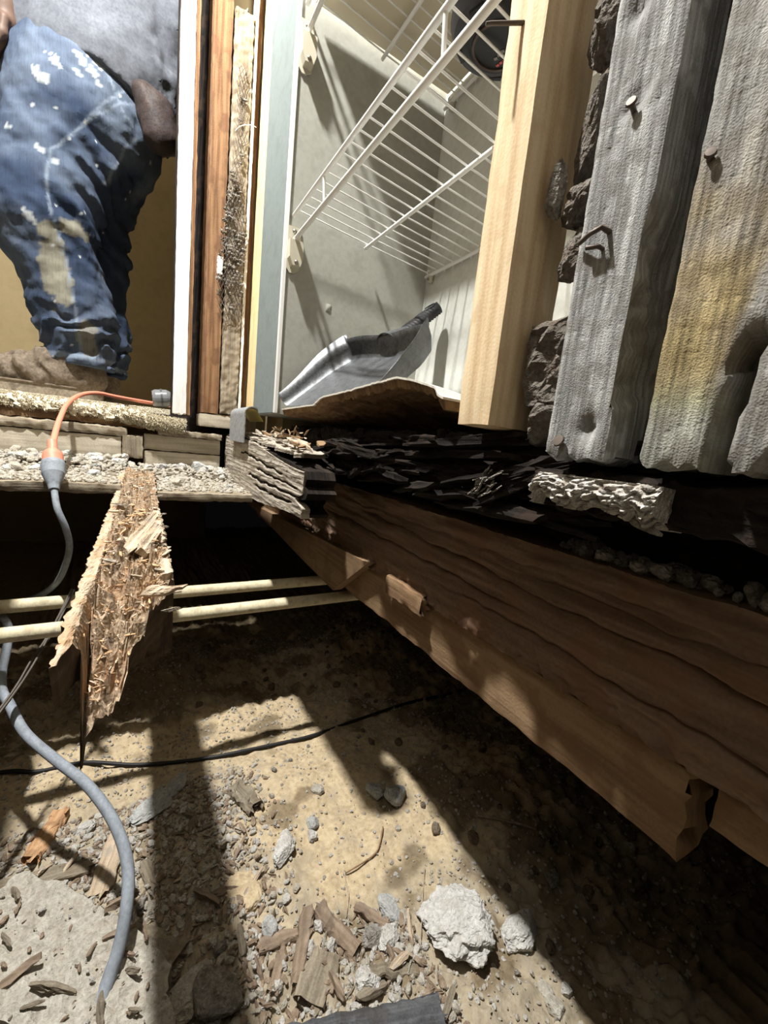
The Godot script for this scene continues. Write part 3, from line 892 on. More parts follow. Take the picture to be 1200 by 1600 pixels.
	for c in [[-0.076, -1.05, 0.019, M.pale_stone, "largest whitish rubble lump on the ledge, left of the rotten joist"], [-0.215, -1.06, 0.017, M.blue_stone, "dark grey rubble stone on the ledge left of the plug"], [-0.045, -1.03, 0.015, M.pale_stone, "whitish rubble lump on the ledge touching the rotten joist"], [0.115, -1.05, 0.02, M.blue_stone, "biggest grey rubble lump on the ledge right of the rotten joist"]]:
		tag(obj("rubble_lump", stone(Vector3(c[2], c[2] * 0.8, c[2] * 0.8), 8, int(c[0] * 1000) + 700, 0.25, 8), c[3], null, Vector3(c[0], -0.094, c[1])), c[4], "stone")

func beams() -> void:
	# broken stub of the old sill beam, its face toward us
	var t := thing("sill_stub", "pale broken sill stub with cracked lit face, ending over the hole", "beam", Vector3(0.205, -0.1, -0.75))
	var outline := PackedVector2Array()
	for p in [[-1.16, -0.012], [-1.05, -0.006], [-0.95, -0.008], [-0.86, -0.012], [-0.80, -0.02], [-0.72, -0.026], [-0.65, -0.031], [-0.57, -0.036], [-0.512, -0.042], [-0.505, -0.052], [-0.51, -0.062], [-0.498, -0.070], [-0.505, -0.079], [-0.523, -0.082], [-0.545, -0.080], [-0.56, -0.084], [-0.550, -0.092], [-0.535, -0.098], [-0.520, -0.102], [-0.527, -0.108], [-0.56, -0.1095], [-0.62, -0.112], [-0.72, -0.118], [-0.823, -0.124], [-1.0, -0.126], [-1.16, -0.126]]:
		outline.append(Vector2(p[0], p[1]))
	obj("timber", prism(outline, 0.042, Vector3(0.185, 0, 0), Vector3(0, 0, 1), Vector3(0, 1, 0), Vector3(1, 0, 0)), M.char, t)
	# weathered face: checks and splits along the grain
	obj("checked_face", sheet(44, 170, func(u: float, v: float) -> Vector3:
		var z := lerpf(-1.12, -0.512 - 0.03 * smoothstep(0.55, 0.35, u) * smoothstep(0.2, 0.35, u), v)
		var low := -0.124 + 0.018 * smoothstep(-0.80, -0.52, z)
		var top := lerpf(-0.013, -0.043, smoothstep(-0.9, -0.51, z))
		var y := lerpf(low, top, u)
		var x := 0.1835 - 0.0010 * noise(91, 30.0, 3).get_noise_2d(z * 0.5, y * 5.0) - 0.0005 * noise(92, 120.0, 2).get_noise_2d(z, y)
		for c in [[0.40, 0.0, 0.0035, -0.86, -0.50], [0.26, 0.5, 0.003, -0.80, -0.68], [0.22, 0.1, 0.004, -0.70, -0.55], [0.74, 0.2, 0.002, -0.95, -0.60], [0.58, -0.2, 0.0018, -0.8, -0.52]]:
			var line: float = c[0] + 0.08 * c[1] * (z + 0.7) + 0.03 * noise(93, 18.0, 2).get_noise_2d(z, c[0] * 40.0)
			x += c[2] * 2.0 * exp(-((u - line) / 0.018) ** 2) * smoothstep(c[3], c[3] + 0.05, z) * smoothstep(c[4], c[4] - 0.03, z)
		return Vector3(x, y, z), func(_u, _v): return Vector3(0.012, 0, 0)), M.stub, t)
	obj("rotten_end", rough_box(Vector3(0.034, 0.06, 0.012), Vector3i(8, 14, 4), {"amp": 0.007, "freq": 70.0, "seed": 98, "flat": true}), M.char, t, Vector3(0.207, -0.070, -0.540))
	# crumbling top lamination running on past the block
	var lam := thing("rotten_lamination", "thin pale crumbling wood layer on top of the sill stub", "wood layer", Vector3(0.2, -0.03, -0.7))
	obj("layer", sheet(6, 90, func(u: float, v: float) -> Vector3:
		var z := lerpf(-1.0, -0.545 - 0.06 * u, v)
		var n := noise(94, 45.0, 3)
		return Vector3(lerpf(0.187 + 0.012 * n.get_noise_1d(z), 0.25, u), -0.004 - 0.052 * (z + 0.9) + 0.004 * n.get_noise_2d(z, u * 0.05), z), func(u, v): return Vector3(0, -0.005 - 0.002 * sin(v * 40.0) * u, 0)), M.stub, lam)
	for i in 26:
		var z := lerpf(-0.92, -0.55, rng.randf())
		obj("flake", sliver(rng.randf_range(0.02, 0.045), rng.randf_range(0.006, 0.012), 0.004, 300 + i, 4), [M.stub, M.punk, M.ply_brown][i % 3], lam, Vector3(0.192 + rng.randf() * 0.03, 0.004 - 0.05 * (z + 0.9) + rng.randf() * 0.010, z), along(Vector3(rng.randfn() * 0.3, -0.1 + rng.randfn() * 0.12, 1)))
	# main beam with long drying cracks
	t = thing("floor_beam", "long rough brown beam with drying cracks under the studs", "beam", Vector3(0.36, -0.13, -0.2))
	var crack := func(q: Vector3, p: Vector3) -> Vector3:
		if p.x < -0.049:
			var z := p.y   # along the beam
			var h := -p.z  # up
			for c in [[0.012, -0.040, 0.0022, 0.010, -0.35, 0.5], [-0.012, -0.03, 0.0022, 0.008, -0.5, 0.05], [0.026, 0.015, 0.0016, 0.005, -0.1, 0.5], [-0.028, -0.02, 0.002, 0.006, -0.15, 0.35], [0.036, 0.0, 0.0014, 0.004, -0.4, 0.2]]:
				var line: float = c[0] + c[1] * z + 0.006 * noise(95, 9.0, 3).get_noise_2d(z, c[0] * 90.0)
				var on := smoothstep(c[4], c[4] + 0.1, z) * smoothstep(c[5], c[5] - 0.1, z)
				q.x += c[3] * on * exp(-((h - line) / c[2]) ** 2)
			q.x += 0.004 * noise(96, 24.0, 3).get_noise_2d(z * 0.25, h * 1.6)
			q.x += 0.006 * smoothstep(-0.02, -0.06, h) * noise(97, 70.0, 3).get_noise_2d(z, h)
		return q
	put_board("timber", M.beam, board(Vector3(0.31, -0.190, -0.95), Vector3(0.42, -0.071, 0.45), 2, Vector3i(4, 420, 64), {"amp": 0.002, "freq": 30.0, "wear": 0.004, "seed": 95, "fn": crack}), t)
	# boards under it
	tag(put_board("rim_board", M.joist_board, board(Vector3(0.316, -0.258, -1.3), Vector3(0.36, -0.1905, -0.083), 2, Vector3i(3, 160, 8), {"amp": 0.002, "freq": 14.0, "wear": 0.002, "seed": 101, "jag": 0.006})), "brown rim board under the beam with a rotted near end", "board")
	tag(put_board("rim_board", M.joist_board, board(Vector3(0.325, -0.226, -0.079), Vector3(0.36, -0.1905, 0.45), 2, Vector3i(3, 60, 6), {"amp": 0.002, "freq": 14.0, "wear": 0.002, "seed": 102})), "narrow second rim board under the beam at the right edge", "board")
	# sister board with a slanted saw cut
	t = thing("sister_board", "smooth brown sister board with a slanted end and a knot", "board", Vector3(0.3, -0.21, -0.8))
	var cut := PackedVector2Array([Vector2(-1.39, -0.218), Vector2(-1.158, -0.211), Vector2(-0.822, -0.193), Vector2(-0.519, -0.177), Vector2(-0.636, -0.264), Vector2(-0.873, -0.253), Vector2(-1.19, -0.232), Vector2(-1.39, -0.228)])
	obj("timber", prism(cut, 0.017, Vector3(0.298, 0, 0), Vector3(0, 0, 1), Vector3(0, 1, 0), Vector3(1, 0, 0)), M.joist_board_z, t)
	obj("knot", lathe([Vector2(0, 0.0008), Vector2(0.004, 0.001), Vector2(0.006, 0.0002), Vector2(0.007, -0.001)], 12), M.ply_brown, t, Vector3(0.2979, -0.204, -0.596), Basis(Vector3(0, 0, 1), PI / 2).scaled(Vector3.ONE * 0.6))
	tag(put_board("nailer_block", M.joist_board, board(Vector3(0.3, -0.205, -0.47), Vector3(0.312, -0.178, -0.375), 2, Vector3i(2, 20, 5), {"amp": 0.002, "wear": 0.002, "freq": 40.0, "seed": 103, "jag": 0.01, "jag0": 0.006})), "small pale wood block on the beam face past the sister board", "block")
	# the rotted sill under the closet: dark backing, layers and charred splinters
	t = thing("rotten_sill", "blackened rotten sill of torn layers under the closet floor", "sill", Vector3(0.3, -0.02, -0.45))
	put_board("backing", M.char, board(Vector3(0.335, -0.068, -1.0), Vector3(0.37, 0.03, 0.45), 2, Vector3i(3, 150, 12), {"amp": 0.007, "freq": 30.0, "seed": 104}), t)
	put_board("core", M.char, board(Vector3(0.276, -0.034, -0.93), Vector3(0.335, 0.018, -0.18), 2, Vector3i(8, 130, 8), {"amp": 0.016, "freq": 28.0, "seed": 105, "flat": true}), t)
	for i in 90:
		var z := rng.randf_range(-0.74, -0.17)
		var y := rng.randf_range(-0.042, 0.016) - 0.02 * smoothstep(-0.45, -0.7, z)
		var d := Vector3(rng.randfn() * 0.12, 0.03 + rng.randfn() * 0.08, 1.0)
		var m: Material = M.char
		obj("splinter", sliver(rng.randf_range(0.05, 0.19), rng.randf_range(0.005, 0.014), rng.randf_range(0.003, 0.008), 1000 + i, 9), m, t, Vector3(rng.randf_range(0.256, 0.280), y, z), along(d * (1.0 if i % 2 else -1.0), rng.randf() * 3.0))
	# a bundle of splinters below the pine stud, with a pale broken end
	for i in 9:
		var a := Vector3(0.244 + 0.004 * (i % 3), -0.034 + 0.005 * (i / 3) + rng.randf() * 0.004, -0.262 + rng.randf() * 0.012)
		var b := Vector3(0.262, 0.004 + 0.005 * (i / 3), -0.165)
		obj("splinter", sliver((b - a).length(), 0.009, 0.006, 1200 + i, 8), M.char, t, (a + b) * 0.5, along(a - b, i * 0.7))
	for i in 26:
		obj("pale_fibre", sliver(0.010 + rng.randf() * 0.016, 0.0017, 0.0012, 1240 + i, 4), M.mortar, t, Vector3(0.2415 + rng.randf() * 0.006, -0.030 + rng.randf() * 0.020, -0.254 + rng.randf() * 0.022), along(Vector3(-0.2 + rng.randfn() * 0.2, 0.5 + rng.randfn() * 0.3, 0.8)))
	for i in 22:
		obj("pale_fibre", sliver(0.016 + rng.randf() * 0.012, 0.0026, 0.0018, 1270 + i, 4), M.ply_brown if i % 3 else M.punk, t, Vector3(0.236 + rng.randf() * 0.008, 0.006 + rng.randf() * 0.016 - 0.008 * i / 22.0, lerpf(-0.88, -0.66, i / 22.0)), along(Vector3(rng.randfn() * 0.3, 0.1 + rng.randfn() * 0.4, 1)))
	# mortar crust left under the grey studs
	t = thing("mortar_crust", "whitish crumbling mortar crust under the grey studs", "mortar", Vector3(0.24, -0.015, -0.145))
	obj("crust", sheet(60, 24, func(u: float, v: float) -> Vector3:
		var z := lerpf(-0.186, -0.106, u)
		var n := noise(106, 120.0, 3).get_noise_2d(u * 0.09, v * 0.05)
		var y := lerpf(-0.022 + 0.010 * noise(107, 60.0, 2).get_noise_1d(z), -0.005, v)
		return Vector3(0.234 - 0.006 * sin(v * PI) - 0.006 * n, y, z), func(_u, _v): return Vector3(0.045, -0.004, 0)), M.crust, t)
	for i in 40:
		obj("crumb", stone(Vector3(0.0030, 0.002, 0.0034) * rng.randf_range(0.4, 1.1), 4, 1300 + i, 0.35, 4), M.crust if i % 4 else M.mortar, t, Vector3(0.232 + rng.randf() * 0.008, -0.006 - 0.020 * rng.randf() ** 1.5, rng.randf_range(-0.185, -0.108)))
	tag(put_board("sill_plate", M.char, board(Vector3(0.245, -0.03, -0.2), Vector3(0.335, 0.0, 0.45), 2, Vector3i(6, 120, 6), {"amp": 0.006, "freq": 50.0, "wear": 0.004, "seed": 108, "flat": true})), "dark decayed sill plate under the grey studs", "sill")
	tag(obj("wood_flake", sliver(0.016, 0.004, 0.003, 1350, 5), M.mortar, null, Vector3(0.238, -0.028, -0.113), along(Vector3(0, -0.25, 1))), "pale wood flake hanging below the mortar crust at right", "flake")
	# crumbs of mortar resting on the beam's top
	for i in 46:
		var z := lerpf(-0.22, -0.03, rng.randf())
		var s := rng.randf_range(0.35, 1.0)
		tag(obj("mortar_lump", stone(Vector3(0.009, 0.007, 0.010) * s, 5, 1400 + i, 0.3, 5), M.mortar, null, Vector3(0.318 + rng.randf() * 0.014, -0.070 + 0.004 * s, z), turned(rng.randf() * 3, rng.randf() * 6, 0)), "brownish grey mortar lump lying on top of the brown beam", "mortar", "mortar lumps on the beam")

func rotten_joist() -> void:
	var t := thing("rotten_joist", "crumbling rotten joist end reaching out over the dirt", "joist", Vector3(-0.01, -0.16, -0.6))
	var xa := -0.038
	var xb := 0.021
	# near end: a left strip, a crack, a long pointed middle and a ragged right side
	var zend := func(x: float) -> float:
		var z := -0.232
		if x < -0.0285: z = lerpf(-0.226, -0.262, (x + 0.038) / 0.0095)
		elif x < -0.010: z = lerpf(-0.236, -0.254, (x + 0.0285) / 0.0185)
		elif x < 0.0: z = lerpf(-0.254, -0.290, (x + 0.010) / 0.010)
		else: z = lerpf(-0.285, -0.345, x / 0.021)
		return z + 0.006 * noise(110, 160.0, 2).get_noise_1d(x)
	var top := func(x: float, z: float) -> float:
		var n := noise(111, 55.0, 4).get_noise_2d(x * 1.6, z * 0.7)
		var m := noise(112, 17.0, 3).get_noise_2d(x * 1.5, z)
		var y := -0.121 + 0.014 * n + 0.013 * m + 0.005 * noise(118, 160.0, 2).get_noise_2d(x, z)
		if x > 0.011 or x < -0.029: y = lerpf(y, -0.119, 0.85 if x < 0.0 else 0.6)
		y -= 0.030 * exp(-((z + 0.335) / 0.016) ** 2) * smoothstep(-0.032, -0.015, x) * smoothstep(0.02, 0.008, x)
		y -= 0.014 * exp(-((z + 0.63) / 0.03) ** 2) * exp(-((x + 0.003) / 0.01) ** 2)
		if x > -0.0285: y -= 0.050 * pow(smoothstep(-0.335, -0.236, z), 1.3)
		y -= 0.014 * exp(-((x + 0.0285) / 0.0018) ** 2) * smoothstep(-0.36, -0.30, z)
		y += 0.016 * smoothstep(-0.78, -0.86, z)
		return y
	var nx := 44
	var nzz := 300
	var st := start()
	var g := []
	for i in nx + 1:
		var col := PackedVector3Array()
		var x := lerpf(xa, xb, float(i) / nx)
		for j in nzz + 1:
			var z: float = lerpf(-0.985, zend.call(x), float(j) / nzz)
			var ex := 0.0025 * noise(113, 70.0, 3).get_noise_1d(z) if i == 0 else (0.004 * noise(114, 60.0, 3).get_noise_1d(z) if i == nx else 0.0)
			col.append(Vector3(x + ex + 0.001 * noise(115, 90.0, 2).get_noise_2d(x, z), top.call(x, z), z))
		g.append(col)
	st.set_smooth_group(4294967295)
	for i in nx:
		for j in nzz:
			tri(st, g[i][j], g[i + 1][j], g[i + 1][j + 1], Vector3.UP)
			tri(st, g[i][j], g[i + 1][j + 1], g[i][j + 1], Vector3.UP)
	obj("decayed_top", done(st), M.punk_flat, t)
	st = start()
	st.set_smooth_group(4294967295)
	var low := func(p: Vector3) -> Vector3:
		var k := smoothstep(-0.42, -0.24, p.z)
		return Vector3(p.x, lerpf(-0.215, minf(p.y - 0.008, -0.150 + 0.03 * smoothstep(-0.01, 0.02, p.x)), k) + 0.005 * noise(116, 80.0, 2).get_noise_1d(p.z), p.z - 0.012 * k)
	for i in [0, nx]:
		for j in nzz:
			var out := Vector3(-1 if i == 0 else 1, 0, 0)
			var a: Vector3 = g[i][j]
			var b: Vector3 = g[i][j + 1]
			tri(st, a, b, low.call(b), out)
			tri(st, a, low.call(b), low.call(a), out)
	for i in nx:
		for j in [0, nzz]:
			var out := Vector3(0, 0, -1 if j == 0 else 1)
			var a: Vector3 = g[i][j]
			var b: Vector3 = g[i + 1][j]
			tri(st, a, b, low.call(b), out)
			tri(st, a, low.call(b), low.call(a), out)
		for j in nzz:
			var a: Vector3 = low.call(g[i][j])
			var b: Vector3 = low.call(g[i + 1][j])
			var c: Vector3 = low.call(g[i + 1][j + 1])
			var d: Vector3 = low.call(g[i][j + 1])
			tri(st, a, b, c, Vector3.DOWN)
			tri(st, a, c, d, Vector3.DOWN)
	obj("side_grain", done(st), M.joist_side_shaded, t)
	# slivers standing out of the rot: the larger ones are parts, the fluff is one mass
	var kinds := []
	for i in 10: kinds.append(sliver(0.020, 0.0034, 0.0020, 500 + i, 4))
	for i in 170:
		var z := rng.randf_range(-0.93, -0.30)
		var x := rng.randf_range(-0.029, 0.02)
		var d := Vector3(rng.randfn() * 0.7, 0.02 + absf(rng.randfn()) * 0.08, rng.randfn())
		obj("splinter", kinds[i % 10], ([M.punk_orange, M.punk, M.punk_orange][i % 3] if absf(x + 0.004) < 0.014 else [M.punk, M.stub, M.punk][i % 3]), t, Vector3(x, top.call(x, z) + 0.0008, z), along(d, rng.randf() * 6).scaled(Vector3.ONE * rng.randf_range(0.4, 1.15)))
	for c in [[Vector3(-0.012, -0.113, -0.405), Vector3(0.012, -0.098, -0.475), 0.010, 0.006], [Vector3(0.000, -0.114, -0.40), Vector3(0.014, -0.104, -0.45), 0.010, 0.010], [Vector3(0.006, -0.125, -0.325), Vector3(0.022, -0.119, -0.335), 0.012, 0.004], [Vector3(-0.016, -0.116, -0.50), Vector3(0.008, -0.112, -0.53), 0.006, 0.004], [Vector3(-0.02, -0.114, -0.45), Vector3(-0.004, -0.112, -0.44), 0.006, 0.003]]:
		var d: Vector3 = c[1] - c[0]
		obj("torn_shard", sliver(d.length(), c[2], c[3], int(d.length() * 9000), 8), M.punk, t, (c[0] + c[1]) * 0.5, along(d, 0.6))
	for k in 5:   # right edge broken into blocks
		var z := -0.60 + k * 0.057
		obj("edge_block", rough_box(Vector3(0.009, 0.022, 0.045), Vector3i(4, 6, 8), {"amp": 0.004, "freq": 80.0, "wear": 0.002, "seed": 520 + k, "flat": true}), M.punk, t, Vector3(0.0175, -0.127 - 0.002 * (k % 2), z))
	var fluff := []
	for i in 1900:
		var z := rng.randf_range(-0.97, -0.25)
		var x := rng.randf_range(-0.031, 0.019)
		if z > (zend.call(x) as float) - 0.004: continue
		fluff.append(Transform3D(along(Vector3(rng.randfn(), 0.05 + absf(rng.randfn()) * 0.18, rng.randfn() * 1.4), rng.randf() * 6).scaled(Vector3.ONE * rng.randf_range(0.2, 0.62)), Vector3(x, top.call(x, z), z)))
	scatter("fibre_fluff", sliver(0.012, 0.0022, 0.0014, 530, 2), M.punk, fluff.slice(0, fluff.size() / 2), t)
	scatter("fibre_fluff", sliver(0.011, 0.0024, 0.0016, 531, 2), M.punk_orange, fluff.slice(fluff.size() / 2), t)

func closet_floor() -> void:
	var zs := [-1.05, -0.93, -0.852, -0.75, -0.649, -0.61, -0.55, -0.489, -0.44, -0.393, -0.364, -0.335, -0.320, -0.316, -0.29, -0.263, -0.15, 0.45]
	var ys := [0.046, 0.050, 0.054, 0.056, 0.057, 0.068, 0.070, 0.073, 0.076, 0.078, 0.073, 0.066, 0.062, 0.055, 0.047, 0.044, 0.044, 0.044]
	var rim := func(z: float) -> float:
		for i in zs.size() - 1:
			if z <= zs[i + 1]: return lerpf(ys[i], ys[i + 1], (z - zs[i]) / (zs[i + 1] - zs[i]))
		return 0.044
	var front := func(z: float) -> float:
		return 0.238 + 0.003 * noise(120, 60.0, 3).get_noise_1d(z) + (0.09 * smoothstep(-0.285, -0.275, z) + 0.0)
	var zat := func(v: float) -> float: return -0.825 + 0.565 * v if v < 0.92 else lerpf(-0.305, 0.45, (v - 0.92) / 0.08)
	var face := func(u: float, v: float) -> Vector3:
		var z: float = zat.call(v)
		var x: float = lerpf(front.call(z), 0.553, u)
		var k := smoothstep(0.0, 0.16, x - 0.238)
		return Vector3(x, lerpf(rim.call(z), 0.043, k), z)
	var t := thing("closet_floor", "torn curling closet floor sheet with brown rotten underside", "flooring", Vector3(0.38, 0.05, -0.5))
	obj("sheet_top", sheet(24, 200, face, func(_u, _v): return Vector3(0, -0.0022, 0)), M.vinyl, t)
	obj("plywood", sheet(24, 200, func(u: float, v: float) -> Vector3: return face.call(u, v) + Vector3(0.002 + 0.004 * absf(noise(121, 50.0, 3).get_noise_2d(v * 2.0, u)) * (1.0 - u), -0.0024, 0), func(u: float, v: float) -> Vector3:
		return Vector3(0.003 * (1.0 - u), -0.008 - 0.005 * noise(122, 14.0, 4).get_noise_2d(v * 2.6, u * 3.0) - 0.003 * noise(123, 60.0, 3).get_noise_2d(v * 0.7, u * 4.0), 0)), M.ply_brown, t)
	# the strap over the stub
	var strap := thing("metal_strap", "dull grey metal strap bent over the end of the sill stub", "strap", Vector3(0.185, 0.0, -0.92))
	var prof := []
	for p in [Vector2(0.172, -0.020), Vector2(0.172, 0.02), Vector2(0.172, 0.036)]: prof.append(p)
	for i in 9:
		var a := PI - i * PI / 9.0
		prof.append(Vector2(0.188 + 0.016 * cos(a), 0.038 + 0.015 * sin(a)))
	prof.append(Vector2(0.212, 0.030))
	obj("band", sheet(prof.size() - 1, 4, func(u: float, v: float) -> Vector3:
		var i := int(round(u * (prof.size() - 1)))
		var p: Vector2 = prof[i]
		var taper := 0.55 * smoothstep(0.72, 1.0, u)
		return Vector3(p.x, p.y, lerpf(-1.0 + 0.03 * taper, -0.845 - 0.06 * taper, v)), func(u, _v): return Vector3(0.0022, 0, 0) if u < 0.3 else Vector3(0, -0.0022, 0)), M.strap, strap)
	obj("yellow_lining", sheet(prof.size() - 5, 3, func(u: float, v: float) -> Vector3:
		var i := int(round(u * (prof.size() - 5))) + 4
		var p: Vector2 = prof[i]
		return Vector3(p.x + 0.0005, p.y - 0.0032, lerpf(-0.99, -0.86, v)), func(_u, _v): return Vector3(0.0004, -0.0008, 0)), plain(rgb(206, 184, 74), 0.6), strap)

func dustpan() -> void:
	var t := thing("dustpan", "shiny grey metal dustpan leaning inside the closet, handle up", "dustpan", Vector3(0.35, 0.06, -0.68))
	var o := Vector3(0.240, 0.060, -0.800)
	var W := Vector3(0.2307, 0, 0.9730)
	var L := Vector3(0.7535, 0.6327, -0.1787)
	var N := Vector3(-0.6156, 0.7744, 0.1460)
	var pos := func(w: float, l: float, h: float) -> Vector3: return o + W * w + L * l + N * h
	# one pressed pan: flat blade, rounded corners, walls rising toward the back
	var wide := 0.255
	obj("pan", sheet(56, 40, func(u: float, v: float) -> Vector3:
		var l := 0.205 * v
		var pinch := 0.022 * smoothstep(0.55, 1.0, v)
		var s := u * 2.0 - 1.0
		var wall := smoothstep(0.86, 0.93, absf(s)) * (0.026 + 0.024 * smoothstep(0.0, 0.9, v))
		var back := smoothstep(0.86, 1.0, v) * 0.040
		var w := wide * 0.5 + clampf(s, -0.9, 0.9) / 0.9 * (wide * 0.5 - pinch) + 0.006 * s
		return pos.call(w, l - 0.012 * smoothstep(0.9, 1.0, v), maxf(wall, back) + 0.003 * sin(u * 9.0) * v), func(_u, _v): return -N * 0.0016), M.steel, t)
	obj("socket_neck", sheet(16, 14, func(u: float, v: float) -> Vector3:
		var a := PI * u
		var r := lerpf(0.028, 0.017, v)
		return pos.call(wide * 0.5 + cos(a) * r, 0.188 + 0.057 * v, 0.016 + lerpf(0.026, 0.012, v) * sin(a)), func(_u, _v): return -N * 0.0016), M.steel, t)
	# ribbed rubber grip with a hanging hole
	var grip := obj("handle", sheet(12, 40, func(u: float, v: float) -> Vector3:
		var a := TAU * 0.5 * u
		var round := sqrt(maxf(1.0 - pow(maxf(v * 1.0 - 0.82, 0.0) / 0.18, 2.0), 0.02))
		return pos.call(wide * 0.5 + cos(a) * 0.019 * round, 0.235 + 0.125 * v, 0.016 + 0.012 * sin(a) + 0.0012 * sin(v * 90.0)), func(_u, _v): return -N * 0.006), M.black, t)
	obj("hanging_ring", tube(smooth_path([pos.call(wide * 0.5 + 0.008, 0.335, 0.029), pos.call(wide * 0.5, 0.352, 0.029), pos.call(wide * 0.5 - 0.008, 0.335, 0.029), pos.call(wide * 0.5, 0.318, 0.029), pos.call(wide * 0.5 + 0.008, 0.335, 0.029)], 6), 0.0012, 6), M.steel, grip)
	for k in 7:
		obj("rivet", lathe([Vector2(0, 0.0012), Vector2(0.0018, 0.0006), Vector2(0.002, 0)], 8), M.wire_white, t, pos.call(0.215 + 0.006 * (k % 3), 0.12 + 0.009 * k, 0.0035), Basis(along(N)))

func wire_shelf(y: float, label: String, liner: bool) -> void:
	var t := thing("wire_shelf", label, "shelf", Vector3(0.39, y, -0.3))
	var z0 := -0.8235
	var z1 := -0.28
	obj("front_rail", rod(Vector3(0.243, y - 0.022, z0), Vector3(0.243, y - 0.022, z1), 0.0042, 10), M.wire_white, t)
	obj("lip_rail", rod(Vector3(0.239, y + 0.018, z0), Vector3(0.239, y + 0.018, z1), 0.0038, 10), M.wire_white, t)
	obj("middle_rail", rod(Vector3(0.388, y + 0.0065, z0 + 0.006), Vector3(0.388, y + 0.0065, z1), 0.0034, 10), M.wire_white, t)
	obj("back_rail", rod(Vector3(0.547, y - 0.0015, z0), Vector3(0.547, y - 0.0015, z1), 0.0034, 10), M.wire_white, t)
	var k := 0
	var z := z0 + 0.012
	while z < z1:
		obj("deck_wire", tube(PackedVector3Array([Vector3(0.2385, y + 0.0225, z), Vector3(0.246, y + 0.0235, z), Vector3(0.39, y + 0.0125, z), Vector3(0.547, y + 0.0035, z), Vector3(0.5505, y - 0.002, z), Vector3(0.5495, y - 0.007, z)]), 0.0014, 6), M.wire_white, t)
		if k % 11 == 5:
			obj("lip_strut", rod(Vector3(0.2425, y - 0.022, z), Vector3(0.239, y + 0.018, z), 0.0026, 8), M.wire_white, t)
		k += 1
		z += 0.0272

func wall_bracket(x: float, y: float, label: String) -> void:
	var t := thing("shelf_bracket", label, "bracket", Vector3(x, y, -0.831))
	var poly := PackedVector2Array()
	for p in [[-0.014, 0.062], [0.012, 0.062], [0.014, 0.030], [0.015, 0.0], [0.012, -0.012], [0.003, -0.019], [-0.006, -0.019], [-0.012, -0.012], [-0.012, 0.012]]:
		poly.append(Vector2(p[0], p[1]))
	obj("plate", prism(poly, 0.003, Vector3(x, y, -0.832), Vector3(1, 0, 0), Vector3(0, 1, 0), Vector3(0, 0, 1)), M.bracket, t)
	var cup := PackedVector2Array()
	for p in [[-0.012, 0.034], [0.014, 0.034], [0.015, 0.005], [0.010, -0.010], [-0.005, -0.010], [-0.011, 0.004]]:
		cup.append(Vector2(p[0], p[1]))
	obj("cradle", prism(cup, 0.016, Vector3(x, y, -0.829), Vector3(1, 0, 0), Vector3(0, 1, 0), Vector3(0, 0, 1)), M.bracket, t)
	for c in [Vector3(0.002, -0.004, 0.0195), Vector3(0.0, 0.054, 0.004)]:
		obj("screw", lathe([Vector2(0, 0.0022), Vector2(0.0018, 0.0024), Vector2(0.0036, 0.0012), Vector2(0.0042, 0.0)], 14), M.screw, t, Vector3(x, y, -0.832) + c, Basis(Vector3(1, 0, 0), PI / 2))

func back_clip(y: float, z: float, label: String) -> void:
	var t := thing("shelf_clip", label, "clip", Vector3(0.552, y, z))
	obj("clip_body", rough_box(Vector3(0.010, 0.022, 0.012), Vector3i(3, 4, 3), {"wear": 0.002, "seed": 130}), M.bracket, t, Vector3(0.549, y - 0.006, z))
	obj("screw", lathe([Vector2(0, 0.002), Vector2(0.003, 0.0012), Vector2(0.0036, 0.0)], 12), M.screw, t, Vector3(0.5435, y - 0.010, z), Basis(Vector3(0, 0, 1), PI / 2))
	obj("hook", tube(smooth_path([Vector3(0.5495, y + 0.006, z - 0.004), Vector3(0.545, y + 0.009, z - 0.004), Vector3(0.541, y + 0.003, z - 0.004), Vector3(0.545, y - 0.003, z - 0.004)], 4), 0.0016, 6), M.wire_white, t)

